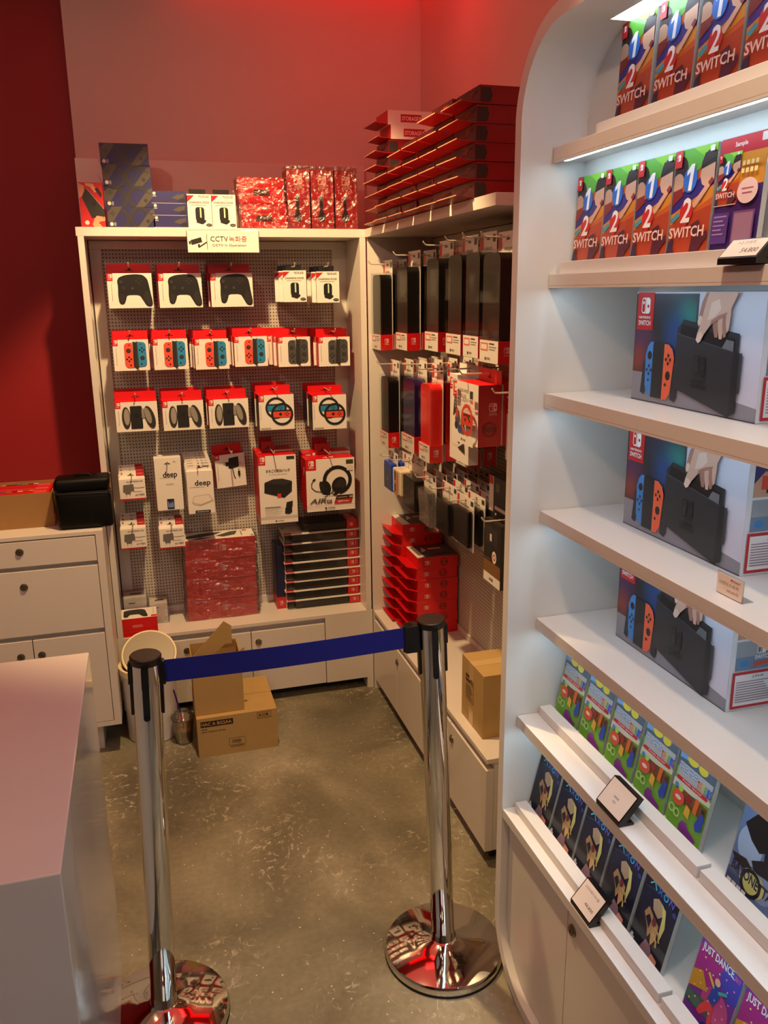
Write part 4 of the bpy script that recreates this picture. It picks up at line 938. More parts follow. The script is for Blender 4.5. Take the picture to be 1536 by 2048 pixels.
A += [('e', 18+dx, 44+dy, 3, 3, wq) for dx, dy in ((0, 5), (0, -5), (5, 0), (-5, 0))] + [('e', 12, 10, 6, 6, '#d8d0c4'), ('r', 20, 4, 26, 16, '#8a84a0'), ('e', 144, 44, 3, 3, wq), ('e', 136, 48, 3, 3, wq)]
ws = product('wheel_accessory_box', 'purple box with two black wheels on the top shelf, bottom of the stack of four', 'box', 0.155, 0.0652, 0.13, A, base=ink('#24205a'), faces={'L': 'card_dkred', 'R': ink('#1c1a3c'), 'U': 'card_dkred'}, group='purple wheel boxes')
MB().add([(-0.0775, 0.001, 0.004), (-0.0775, 0.03, 0.004), (-0.092, 0.012, 0.034), (-0.092, -0.004, 0.034)], [(0, 1, 2, 3), (3, 2, 1, 0)], 'card_dkred').build('hang_tab', ws)
for i in range(4):
    l = (0.006+(0.005, 0.003, 0.001, -0.002)[i], 3.085, ZS+0.0656*i)
    if i == 0: ws.location = l
    else: dup(ws, l, R_((0.5, -1, 1.2, -0.8)[i]), 'purple box with two black wheels, ' + level(i, 4) + ' of the top shelf stack')
A = [('r', 0, 0, 113, 40, '#262462'), ('e', 10, 32, 5, 5, '#d8d0c4'), ('r', 5, 22, 16, 25, '#b0a8b8'), ('p', [(66, 18), (84, 28), (108, 32), (106, 20), (86, 12)], '#4a4540'), ('p', [(84, 6), (100, 16), (112, 14), (110, 4)], '#1e1b19'), ('r', 0, 0, 113, 2, '#a09098')]
bs = product('wrist_strap_box', 'slim purple box on the top shelf, bottom of the stack of three', 'box', 0.114, 0.0385, 0.12, A, base=ink('#28265e'), faces={'U': 'card_dkred', 'L': 'card_dkred'}, group='slim purple boxes')
for i in range(3):
    l = (0.139-0.001*i, 3.085, ZS+0.0390*i)
    if i == 0: bs.location = l
    else: dup(bs, l, R_(0.6*i), 'slim purple box on the top shelf, %s of the stack of three' % ['', 'middle', 'top'][i])
for i, x in enumerate((0.2385, 0.3200)):
    dup(dock, (x, 3.088, ZS), 0, 'cream charging dock box standing on the top shelf, %s of two' % ['left', 'right'][i])
rw = product('wrapped_bag_box', 'red box wrapped in clear film on the top shelf, lower of two', 'box', 0.160, 0.084, 0.11, [('p', [(50, 24), (110, 24), (106, 44), (54, 44)], '#4a100e'), ('p', [(44, 44), (116, 44), (110, 50), (50, 50)], '#e04438'), ('t', 'まるごと収納バッグ', 134, 74, 10, '#e8b0a0', {'rot': 180, 'w': 100})],
    base='card_red', group='wrapped red boxes on the top shelf')
wrap(rw, -0.084, 0.084, -0.004, 0.112, 0.001, 0.0835, 21)
rw.location = (0.459, 3.088, ZS); dup(rw, (0.454, 3.090, ZS+0.0850), R_(1.5), 'red box wrapped in clear film on the top shelf, upper of two')
hs = product('earphone_box', 'tall dark red box in clear film on the top shelf, left of three', 'box', 0.080, 0.198, 0.09, [('r', 0, 0, 80, 198, '#b0141a')] + [('g', 24, 138, 1, logo(2, 10, 30, '#e0b0a4', '#b0141a', True))] +
             [('r', 30, 62, 42, 112, '#2a1a18', 4), ('p', [(26, 30), (22, 42), (32, 66), (42, 66), (52, 42), (46, 28)], '#2a1a18'), ('e', 36, 36, 12, 12, '#241614')], base='card_dkred', group='tall red boxes in film')
wrap(hs, -0.0405, 0.0405, -0.003, 0.093, 0.001, 0.210, 5, amp=0.0012+0.0008)
for i, x in enumerate((0.583, 0.669, 0.7555)):
    if i == 0: hs.location = (x, 3.088, ZS)
    else: dup(hs, (x, 3.088, ZS), R_(0.6*i), 'tall dark red box in clear film on the top shelf, %s of three' % ['', 'middle', 'right'][i])

# ================================================================ stacks on the right top shelf
def shelf_case(label, white=False):
    t = thing('storage_case_box' if not white else 'storage_box', label, 'box', (0, 0, 0), 0, None if white else 'red case boxes on the right top shelf')
    if white:
        b = MB().box(0, 0.22, 0, 0.13, 0, 0.043, 'card_white', {'L': 'card_red'}); b.art([('r', 44, 8, 116, 32, '#b01820'), ('t', 'STORAGE', 48, 13, 13, '#f0dcd8', {'w': 58}), ('t', 'N', 109, 13, 13, '#f0dcd8')], (0, 0, 0), (1, 0, 0), (0, 0, 1))
    else:
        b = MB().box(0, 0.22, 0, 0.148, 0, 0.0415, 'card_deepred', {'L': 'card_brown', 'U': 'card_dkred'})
        b.art([('p', [(2, 4), (2, 38), (28, 38), (34, 20), (28, 4)], '#2a2220'), ('r', 0, 37, 220, 41, '#7a0c12')], (0, 0, 0), (1, 0, 0), (0, 0, 1))
        b.art([('r', 10+(i*31) % 110, 6+(i*7) % 22, 40+(i*31) % 110, 12+(i*7) % 22, ('#6a3020', '#5a1418', '#7c2c1c', '#3a1412')[i % 4]) for i in range(7)], (0, 0.148, 0), (0, -1, 0), (0, 0, 1))
    b.build('box_body', t)
    d = 0.13 if white else 0.148
    q = MB(); q.add([(0, 0, 0.0015), (0, d, 0.0015), (-0.045, d-0.004, 0.0015+0.006), (-0.045, 0.004, 0.0015+0.006), (0, 0, 0.0), (0, d, 0.0), (-0.045, d-0.004, 0.0045+0.0015), (-0.045, 0.004, 0.0045+0.0015)],
        [(0, 3, 2, 1), (4, 5, 6, 7), (3, 7, 6, 2), (0, 4, 7, 3), (1, 2, 6, 5)], 'card_dkred'); q.box(-0.0462, -0.0448, 0.004, d-0.004, 0.0058, 0.0082, 'edge_highlight'); q.art([('e', 0, 0, 3, 9, '#2a0808')], (-0.03, d/2, 0.0078), (1, 0, 0), (0, 1, 0)); q.build('hang_tab', t)
    return t
sc = shelf_case('red case box on the right top shelf, bottom of the nearest stack')
first = True
names = ['nearest stack', 'second stack from the front', 'third stack from the front', 'fourth stack from the front', 'fifth stack from the front', 'rearmost stack']
for c, (y, n, x, dz) in enumerate(((2.03, 6, 0.822, 0.0428), (2.190, 6, 0.824, 0.0428), (2.345, 5, 0.826, 0.0430), (2.500, 5, 0.826, 0.0430), (2.655, 4, 0.828, 0.0432), (2.815, 6, 0.836, 0.0437))):
    for i in range(n):
        l = (x + 0.003*math.sin(i*2.1+c) + (0.012 if (c == 0 and i == 5) else 0), y+0.002*math.cos(i*1.7+c), ZS+dz*i)
        if first: sc.location = l; first = False
        else: dup(sc, l, R_(1.0*math.sin(i*1.3+c*2)), 'red case box, right top shelf, %s, %s' % (names[c], level(i, n)))
wsb = shelf_case('white box printed STORAGE on the rearmost stack of the right top shelf, lower of two', True)
wsb.location = (0.846, 2.82, ZS+0.2630); wsb['group'] = 'white storage boxes'
dup(wsb, (0.836, 2.82, ZS+0.3065), R_(1), 'white box printed STORAGE on the rearmost stack of the right top shelf, upper of two')

# ================================================================ right pegboard: hanging packs facing the aisle
def hang_case(name, label, w, h, d, ctop, casemat, art=None, bandh=0.055, group=None, white=True, r=0.02):
    """blister card w wide, case h tall, d thick; card up to ctop"""
    t = thing(name, label, 'pack', (0, 0, 0), RW, group)
    q = MB().box(-w/2, w/2, d-0.001, d, 0, ctop, 'card_white')
    q.art([('r', 2, ctop*1000-44, 22, ctop*1000-6, RD), ('r', w*1000-24, ctop*1000-26, w*1000-6, ctop*1000-8, '#3a3a22'), ('p', [(w*500-12, ctop*1000-20), (w*500+12, ctop*1000-20), (w*500+3, ctop*1000-12), (w*500-3, ctop*1000-12)], '#1c1715'),
           ('t', '타이트 포치', w*500-20, ctop*1000-46, 9, '#57504a', {'w': 44}), ('r', 14, ctop*1000-60, w*1000-20, ctop*1000-57, '#a8a098')], (-w/2, d-0.001, 0), (1, 0, 0), (0, 0, 1)); q.build('card', t)
    b = MB(); pts = []
    for cx, a0 in ((w/2-0.006-r, 0), (-w/2+0.006+r, 90)):
        for k in range(0, 91, 15): pts.append((cx+r*math.cos(R_(a0+k)), h-0.004-r+r*math.sin(R_(a0+k))))
    pts += [(-w/2+0.006, bandh), (w/2-0.006, bandh)]
    b.prism(pts[::-1], 0.004, d-0.002, casemat, 'xz')
    if art: b.art(art, (-w/2, 0.004, 0), (1, 0, 0), (0, 0, 1), 0.001, 0.0003)
    b.build('case', t, 0.003)
    b = MB().box(-w/2, w/2, 0.0, d-0.001, 0, bandh, 'card_red', {'F': 'card_white'}); W_ = w*1000
    b.art([('r', 6, bandh*1000-26, W_*0.45, bandh*1000-6, '#d87068'), ('r', 10, bandh*1000-22, W_*0.4, bandh*1000-10, '#ece6de'), ('r', W_*0.52, bandh*1000-9, W_*0.8, bandh*1000-6, '#3a3532'), ('r', W_*0.52, bandh*1000-16, W_*0.9, bandh*1000-14, '#9a948c'),
           ('r', W_*0.52, bandh*1000-22, W_*0.86, bandh*1000-20, '#9a948c'), ('r', W_*0.3, 7, W_*0.36, 14, '#23201d'), ('t', 'HORI', W_*0.4, 8, 6, '#4a4540', {'w': 20})], (-w/2, 0, 0), (1, 0, 0), (0, 0, 1))
    b.art(logo(d*500-8, 26, 15, '#e8b8b0', RD, True), (w/2, 0, 0), (0, 1, 0), (0, 0, 1)); b.build('label_band', t)
    MB().box(-w/2-0.001, w/2+0.001, -0.0012, d-0.0012, -0.001, h+0.003, 'clear_plastic').build('blister', t)
    return t
ROW1 = [(2.945, 3.060, 1.393, 'farthest', 'case_black'), (2.632, 2.756, 1.411, 'second from the back', 'case_black'), (2.335, 2.452, 1.426, 'third from the back', 'case_black'),
        (2.154, 2.268, 1.428, 'third from the front', 'case_black'), (2.03, 2.135, 1.429, 'second from the front', 'case_black'), (1.902, 2.018, 1.423, 'nearest', 'case_black')]
hc = {}
def sheen(W_): return []
for i, (y0, y1, z, nm, cm) in enumerate(ROW1):
    w = y1-y0
    t = hang_case('hanging_case', 'black case pack on the upper right hooks, %s, frontmost pack' % hkn(nm), w, 0.268, 0.047, 0.315, cm, group='black case packs on the upper right hooks')
    t.location = (0.838, (y0+y1)/2, z)
    for k in range(1, 4): dup(t, (0.838+0.054*k, (y0+y1)/2+0.003*k, z+0.002*k), RW, 'black case pack on the upper right hooks, %s, %s pack in' % (hkn(nm), NUM[k]))
    hook((0.812, (y0+y1)/2, z+0.301), 0.27, RW, 'white wire hook of the upper right pegboard row, %s' % nm)
ROW2 = [(2.868, 2.975, 1.047, 0.258, 'case_black', 'black', 'farthest'), (2.566, 2.70, 1.080, 0.246, 'case_navy', 'navy', 'second from the back'), (2.413, 2.516, 1.078, 0.247, 'case_red', 'red', 'third from the back'),
        (2.345, 2.40, 1.075, 0.25, 'case_black', 'black and red', 'fourth from the back')]
for i, (y0, y1, z, h, cm, cn, nm) in enumerate(ROW2):
    w = max(y1-y0, 0.1); yc = (y0+y1)/2; xf = 0.84 if i < 3 else 0.93
    t = hang_case('hanging_case', '%s case pack on the middle right hooks, %s, frontmost' % (cn, hkn(nm)), w, h, 0.045, h+0.054, cm, group='case packs on the middle right hooks')
    t.location = (xf, yc, z)
    for k in range(1, 4 if i < 3 else 2): dup(t, (xf+0.053*k, yc+0.003*k, z+0.002*k), RW, '%s case pack, middle right hooks, %s, %s one in' % (cn, hkn(nm), NUM[k]))
    hook((0.815, yc-0.002, z+h+0.041), 0.265, RW, 'white wire hook of the middle right pegboard row, %s' % nm)
# white art case box behind the wheel box
BD = '#2a2622'
A = [('r', 10, 40, 120, 236, '#dcd6cc', 20), ('r', 16, 46, 114, 230, WH, 16)] + red_tag(0, 206, 20, 34) + [('l', [(20, 230), (40, 238), (60, 232)], 1.2, '#8a8680')] + \
    [('p', [(60+dx, 60+dy), (78+dx, 52+dy), (92+dx, 66+dy), (84+dx, 92+dy), (66+dx, 88+dy)], BD) for dx, dy in ((0, 0), (-12, 44), (-26, 92), (-8, 70))] + [('p', [(30, 130), (60, 150), (56, 200), (40, 190)], BD), ('e', 50, 170, 10, 18, '#5a544c'), ('p', [(70, 40), (118, 60), (124, 30), (96, 34)], BD)]
t = product('protective_case_box', 'tall white case box with black pattern hanging behind the wheel box', 'box', 0.150, 0.250, 0.03, A, tab=(0.03, 'card_white')); t.location = (0.876, 2.255, 1.114); t.rotation_euler[2] = RW
hook((0.83, 2.24, 1.384), 0.25, RW, 'white wire hook of the tall patterned case box')
# red racing wheel box
A = [('r', 0, 24, 150, 160, '#e4e0d8')] + [('r', 4+(i*12) % 144, 40+((i*12)//144)*10, 9+(i*12) % 144, 42+((i*12)//144)*10, '#c8c2b8') for i in range(110)] + red_tag(0, 118, 26, 42) + \
    [('t', 'RACING WHEEL', 40, 136, 9, '#3a3630', {'w': 72}), ('t', 'DELUXE', 52, 122, 9, '#2a2622', {'w': 44}), ('r', 122, 124, 144, 144, '#33351c'), ('r', 126, 112, 144, 120, '#d06048'), ('t', 'ハンドル', 50, 110, 7, '#5a544c', {'w': 40}),
     ('ring', 104, 66, 32, 42, '#c83c28'), ('r', 70, 52, 138, 84, '#c83c28', 5), ('e', 92, 66, 5, 5, '#23201d'), ('e', 116, 72, 4, 4, '#23201d'), ('e', 124, 66, 4, 4, '#23201d'), ('r', 80, 76, 126, 82, '#5a2018'),
     ('p', [(20, 60), (28, 88), (50, 84), (60, 60), (48, 40), (26, 42)], '#4a4a4e'), ('e', 30, 44, 12, 12, '#2a2a2c'), ('e', 54, 36, 14, 12, '#30468a'), ('e', 36, 78, 10, 14, '#b04434'), ('r', 0, 0, 150, 24, WH), ('r', 66, 8, 72, 15, '#23201d'), ('t', 'HORI', 76, 8, 6, '#3a3630', {'w': 22})]
B = logo(30, 92, 22, '#d89890', '#9c0d14', True) + [('ring', 32, 46, 15, 20, '#6a1012'), ('r', 18, 40, 46, 52, '#6a1012', 3)]
wx = product('racing_wheel_box', 'white and red racing wheel box hanging beside the display shelf, front one', 'box', 0.150, 0.160, 0.064, A, {'U': 'card_red', 'R': 'card_dkred', 'L': 'card_dkred', 'D': 'card_red'}, sides={'R': B}, tab=(0.035, 'card_red'), group='racing wheel boxes')
wx.location = (0.820, 2.052, 1.205); wx.rotation_euler[2] = RW
dup(wx, (0.888, 2.052, 1.206), RW, 'racing wheel box hanging beside the display shelf, second behind the front one')
dup(wx, (0.956, 2.062, 1.208), RW, 'racing wheel box hanging beside the display shelf, third one against the board')
hook((0.795, 2.052, 1.388), 0.285, RW, 'white wire hook of the racing wheel boxes')
A = [('r', 0, 22, 130, 165, '#e6e0da')] + red_tag(0, 120, 26, 40) + [('p', [(30, 70), (40, 140), (70, 150), (80, 110), (60, 70)], '#5a4a78'), ('ring', 50, 50, 14, 22, '#23201d'), ('r', 0, 0, 130, 22, WH)]
t = product('racing_wheel_box', 'white box with purple print at the near end of the right pegboard', 'box', 0.12, 0.165, 0.06, A, {'U': 'card_red', 'R': 'card_red'}, tab=(0.03, 'card_red')); t.location = (0.90, 1.962-0.075+0.03, 1.17); t.rotation_euler[2] = RW
hook((0.83, 1.915, 1.352), 0.25, RW, 'white wire hook at the near end of the middle row')

# lower rows of the right pegboard
def small_pack(label, w, h, d, ctop, cm, blister=True, art=None, name='game_card_case', group='small packs on the lower right hooks'):
    t = thing(name, label, 'pack', (0, 0, 0), RW, group); W_ = w*1000; C_ = ctop*1000
    q = MB().box(-w/2, w/2, d-0.001, d, 0, ctop, 'card_white')
    q.art([('r', 2, C_-34, 16, C_-4, RD), ('r', W_-26, C_-20, W_-6, C_-6, '#3a3a22'), ('p', [(W_*0.5-10, C_-14), (W_*0.5+10, C_-14), (W_*0.5+3, C_-8), (W_*0.5-3, C_-8)], '#1c1715'), ('r', 24, C_-30, W_*0.7, C_-26, '#8a847c'), ('t', 'カード', W_*0.4, C_-26, 7, '#57504a')], (-w/2, d-0.001, 0), (1, 0, 0), (0, 0, 1)); q.build('card', t)
    b = MB().box(-w/2+0.008, w/2-0.008, 0.003, d-0.002, 0.012, h-0.004, cm)
    if art: b.art(art, (-w/2, 0.003, 0), (1, 0, 0), (0, 0, 1))
    b.build('case', t, 0.004)
    if blister: MB().box(-w/2, w/2, 0.0, d-0.0012, 0.0, h, 'clear_plastic').build('blister', t)
    return t
hk = ['farthest', 'second from the back', 'third from the back', 'fourth from the back', 'fifth from the back', 'nearest']
t = small_pack('blue card case on the lower right hooks, farthest', 0.115, 0.120, 0.026, 0.152, 'case_blue', False, [('r', 12, 18, 103, 104, '#3c4c66', 6), ('e', 58, 92, 22, 12, '#1844b8'), ('t', 'ニ', 50, 50, 10, '#c8d0dc')]); t.location = (0.838, 2.885, 0.878)
for k in range(1, 3): dup(t, (0.838+0.034*k, 2.885, 0.880), RW, 'blue card case on the lower right hooks, %s from the aisle' % NUM[k])
t = small_pack('ivory card case with striped print on the lower right hooks', 0.112, 0.105, 0.052, 0.150, 'case_ivory', False, [('r', 28, 18, 50, 92, '#5a4034'), ('r', 56, 18, 78, 92, '#c86a50'), ('t', 'N', 34, 48, 12, '#e8e0d0')]); t.location = (0.836, 2.765, 0.888)
for k in range(1, 3): dup(t, (0.836+0.058*k, 2.765, 0.890), RW, 'ivory card case on the lower right hooks, %s from the aisle' % NUM[k])
t = small_pack('clear pack with black case on the lower right hooks, left of the clear shell packs', 0.145, 0.125, 0.044, 0.190, 'case_black', True); t.location = (0.838, 2.633, 0.866)
bk = t
for k in range(1, 4): dup(t, (0.838+0.052*k, 2.633, 0.868), RW, 'clear pack with black case left of the clear shell packs, %s from the aisle' % NUM[k])
m_clear('shell_plastic', (0.82, 0.80, 0.76, 1), 0.5, 0.12, 0.6, 40)
t = small_pack('clear plastic shell pack on the lower right hooks, middle of the row', 0.120, 0.130, 0.030, 0.180, 'shell_plastic', True, group='clear shell packs'); t.location = (0.842, 2.475, 0.852); t.rotation_euler = (R_(3), 0, RW)
for k in range(1, 6): dup(t, (0.842+0.036*k, 2.475, 0.854), RW, 'clear plastic shell pack on the lower right hooks, %s from the aisle' % NUM[k])
t = small_pack('clear pack with dark case on the lower right hooks, right of the shell packs', 0.125, 0.118, 0.030, 0.165, 'case_black', True, group='clear packs with dark case'); t.location = (0.850, 2.335, 0.862)
for k in range(1, 6): dup(t, (0.850+0.036*k, 2.335, 0.864), RW, 'clear pack with dark case right of the shell packs, %s from the aisle' % NUM[k])
t = small_pack('wide clear pack with dark case on the lower hooks, next to the gold striped pack', 0.130, 0.125, 0.020, 0.155, 'case_black', True, group='wide clear packs with dark case'); t.location = (0.855, 2.190, 0.868)
for k in range(1, 6): dup(t, (0.855+0.034*k, 2.190, 0.870), RW, 'wide clear pack with dark case next to the gold striped pack, %s from the aisle' % NUM[k])
for i, (y, z) in enumerate(((2.885, 1.016), (2.765, 1.024), (2.633, 1.046), (2.475, 1.022), (2.335, 1.016), (2.190, 1.012))):
    hook((0.812, y, z), 0.27, RW, 'white wire hook of the lower right pegboard row, ' + hk[i])
t = product('gold_label_pack', 'black pack with gold and white bands hanging at the lower right by the display shelf', 'pack', 0.11, 0.175, 0.018,
    [('r', 0, 0, 110, 175, '#1b1816'), ('r', 0, 0, 110, 26, WH), ('r', 0, 26, 110, 62, '#7a5426'), ('r', 10, 112, 90, 160, '#2c2a2c', 8), ('e', 70, 80, 14, 17, '#e8e0d4'), ('ring', 70, 80, 5, 9, '#b02820'), ('r', 40, 120, 52, 140, '#d8d0c4'), ('t', 'HORI', 40, 9, 8, '#2a2622'), ('r', 8, 66, 50, 70, '#5a4a3a')], base=ink('#1b1816')); t.location = (0.862, 1.965, 0.830); t.rotation_euler[2] = RW
for k in range(1, 4): dup(t, (0.862+0.024*k, 1.965, 0.832), RW, 'black pack with gold band by the display shelf, %s from the aisle' % NUM[k])
MBt = product('black_card_pack', 'white and red edged pack with dark print above the gold striped pack', 'pack', 0.12, 0.10, 0.05, [('r', 0, 0, 30, 100, WH), ('r', 0, 76, 26, 100, RD), ('r', 30, 0, 120, 100, '#1b1816'), ('r', 40, 10, 110, 20, '#c8c0b4'), ('r', 44, 60, 70, 84, '#5c5a3a')], base=ink('#1b1816'), tab=(0.03, 'card_red'))
MBt.location = (0.90, 2.02, 1.005+0.004); MBt.rotation_euler[2] = RW
hook((0.83, 1.965, 1.008), 0.25, RW, 'white wire hook of the gold striped packs')

# stacks of red wheel boxes on the right cabinet
def red_wheel(label):
    t = thing('red_wheel_box', label, 'box', (0, 0, 0), 0, 'red wheel boxes on the right cabinet'); b = MB().box(0, 0.158, 0, 0.148, 0, 0.0433, 'card_red', {'U': 'card_white'})
    b.art(logo(28, 14, 15, '#e8b4a8', RD, False) + [('r', 46, 12, 49, 30, '#d87870'), ('ring', 102, 21.5, 12, 15, '#7a1c18'), ('r', 90, 17, 114, 26, '#7a1c18', 3), ('e', 102, 21.5, 3, 3, '#c04438')], (0, 0, 0), (1, 0, 0), (0, 0, 1))
    b.art([('r', 0, 0, 158, 148, '#4a4644'), ('p', [(0, 0), (30, 0), (26, 148), (0, 148)], '#d8d2c8'), ('ring', 90, 96, 24, 34, '#8a1c18', 0.9), ('p', [(50, 30), (120, 50), (140, 30), (90, 10)], '#23201d'), ('p', [(34, 60), (60, 80), (50, 120)], '#c8c0b4'), ('r', 70, 90, 120, 104, '#c8c0b4')], (0, 0, 0.0433), (1, 0, 0), (0, 1, 0)); b.build('box_body', t)
    q = MB(); q.add([(0, 0, 0.001), (0, 0.148, 0.001), (-0.043, 0.144, 0.013), (-0.043, 0.004, 0.013), (0, 0, 0.0), (0, 0.148, 0.0), (-0.043, 0.144, 0.0118), (-0.043, 0.004, 0.0118)], [(0, 3, 2, 1), (4, 5, 6, 7), (3, 7, 6, 2), (0, 4, 7, 3), (1, 2, 6, 5)], 'card_red')
    q.build('hang_tab', t); return t
rwx = red_wheel('red wheel box on the right low cabinet, bottom one of the near stack')
for i in range(7):
    l = (0.915+0.002*math.sin(i*2.2), 2.760, 0.3465+0.0438*i)
    if i == 0: rwx.location = l
    else: dup(rwx, l, R_(0.8*math.sin(i*3)), 'red wheel box on the right low cabinet, %s of the near stack' % level(i, 7))
for i in range(9): dup(rwx, (0.905+0.003*math.sin(i*1.9), 2.913, 0.3465+0.0438*i), R_(0.7*math.sin(i*2.3)), 'red wheel box on the right low cabinet, %s of the far stack' % level(i, 9))

# ================================================================ consoles on the display shelf
W_, H_ = 340, 195
A = [('r', 0, 0, W_, H_, '#cfd2e6'), ('p', [(0, 0), (W_, 0), (W_, 22), (0, 58)], '#8d8f9a'), ('r', 0, 52, 178, H_-3, 'printed_screen'),
      ('r', 178, 52, 183, H_-3, '#3a4048'), ('r', 183, 40, 186, H_-3, '#cfd2e6'), ('r', 0, 0, W_, 1.5, '#3a3c46')]
A += [('r', 5, 128, 56, H_-1, RD)] + logo(17.5, 157, 28, '#f4f0ec', RD, False) + [('t', 'NINTENDO', 30.5, 148, 4.5, '#f4f0ec', {'a': 'c', 'w': 37}), ('t', 'SWITCH', 30.5, 136, 9, '#f4f0ec', {'a': 'c', 'w': 38})]
# controller grip
A += [('p', [(30, 16), (42, 12), (48, 30), (42, 80), (36, 70)], '#2c3036'), ('p', [(122, 12), (136, 8), (142, 18), (132, 80), (124, 70)], '#2c3036'),
      ('p', [(44, 30), (50, 16), (66, 12), (66, 108), (56, 108), (48, 100), (42, 84)], '#3f88d6'), ('r', 64, 10, 98, 106, '#23262a'), ('p', [(98, 8), (112, 10), (122, 22), (128, 84), (122, 98), (110, 106), (98, 106)], '#ec6a44'),
      ('e', 55, 84, 6.5, 7.5, '#1c1e20'), ('e', 113, 52, 7, 8, '#1c1e20')] + [('e', 55+dx, 58+dy, 2.8, 3.2, '#1e3a60') for dx, dy in ((0, 7), (0, -7), (6, 0), (-6, 0))] + [('e', 112+dx, 80+dy, 2.8, 3.2, '#2c1c1a') for dx, dy in ((0, 7), (0, -7), (6, 0), (-6, 0))] + [('r', 53, 38, 58, 42, '#1e3a60'), ('e', 108, 36, 3, 3, '#2c1c1a')]
# dock with screen and hand
A += [('p', [(134, 118), (134, 134), (150, 150), (292, 132), (292, 96)], '#2a2f36'), ('p', [(140, 122), (146, 142), (284, 124), (284, 98)], '#14171b'), ('p', [(250, 104), (280, 98), (280, 120), (262, 122)], '#6a7078'),
      ('p', [(132, 34), (280, 2), (282, 104), (134, 126)], '#2e3238'), ('p', [(280, 2), (296, 10), (296, 104), (282, 104)], '#22252a'), ('p', [(296, 40), (302, 42), (302, 104), (296, 102)], '#3a3f46'), ('l', [(134, 126), (282, 104)], 1.2, '#50565e')]
A += [('g', 186, 60, 1, [('r', 0, 0, 14, 34, '#1d2024', 6), ('r', 2, 3, 12, 31, '#2e3238', 5), ('e', 7, 24, 2.5, 2.5, '#1d2024'), ('r', 17, -2, 31, 32, '#1d2024', 6), ('e', 24, 14, 3, 3, '#2e3238'), ('t', 'NINTENDO', -4, -12, 5, '#232629', {'w': 38}), ('t', 'SWITCH', -4, -22, 8, '#232629', {'w': 38})])]
HN, HD, HL = '#d2aa98', '#a87868', '#e2c4b6'
A += [('p', [(226, 166), (228, 140), (234, 124), (241, 124), (243, 150), (244, 166)], HD), ('p', [(238, 166), (240, 142), (245, 122), (252, 122), (254, 150), (254, 168)], HN), ('p', [(250, 166), (251, 142), (255, 124), (261, 126), (263, 148), (264, 172)], HD), ('p', [(258, 170), (259, 146), (263, 132), (267, 136), (270, 160), (268, 178)], HN),
      ('p', [(206, 194), (197, 178), (192, 160), (189, 146), (192, 140), (198, 144), (206, 160), (216, 176), (226, 194)], HD), ('p', [(189, 146), (192, 140), (198, 144), (202, 152), (196, 158), (190, 154)], HL),
      ('p', [(188, 118), (194, 113), (200, 116), (208, 128), (222, 142), (240, 152), (258, 158), (270, 170), (284, 194), (214, 194), (208, 180), (203, 164), (198, 146), (191, 130)], HN),
      ('p', [(188, 118), (194, 113), (200, 116), (206, 126), (198, 132), (191, 128)], HL), ('p', [(214, 150), (232, 156), (246, 168), (240, 184), (222, 178)], HL), ('p', [(222, 142), (240, 152), (258, 158), (262, 164), (240, 158), (224, 150)], HD)]
WT = [('r', 0, 0, 95, 195, '#dfe1ea'), ('r', 10, 128, 92, 190, '#342f6a'), ('p', [(10, 150), (30, 170), (44, 160), (40, 128), (10, 128)], '#c89a80'), ('r', 34, 134, 92, 166, '#1c1c20'), ('r', 24, 140, 36, 162, '#d84a34'), ('r', 10, 72, 92, 124, '#6f87a8'), ('r', 10, 96, 92, 124, '#9aa0aa'), ('e', 26, 84, 9, 6, '#3a86c8'), ('p', [(46, 76), (84, 82), (84, 88), (46, 84)], '#d0503c'), ('r', 54, 100, 88, 122, '#4a5058')] + \
     [('g', 50, 100, 1, logo(0, 0, 18, '#f0eef0', '#6a7080', False)), ('t', 'SWITCH', 46, 90, 7, '#f0eef0', {'w': 32}), ('r', 6, 4, 95, 70, '#b82830'), ('r', 11, 9, 95, 65, '#e4e2e8'), ('t', '⚠주의사항', 44, 57, 5, '#4a4a50')] + [('r', 14, 51-i*4.4, 92-(i*23) % 26, 52.6-i*4.4, '#8a7a84') for i in range(9)]
cbx = product('console_box', 'game console box on the upper open shelf of the lit display', 'box', 0.34, 0.195, 0.087, A, {'U': 'card_dkred', 'L': ink('#1a1c20')}, base=ink('#dfe1ea'), sides={'R': WT}, group='console boxes on the display')
cbx.rotation_euler[2] = RW
for i, (z, lab) in enumerate(((1.3982, ''), (1.1533, 'game console box on the middle open shelf of the lit display, behind the price tag'), (0.9136, 'game console box on the lower open shelf of the lit display, above the puzzle games'))):
    l = (0.89, 1.393-0.17, z)
    if i == 0: cbx.location = l
    else: dup(cbx, l, RW, lab)

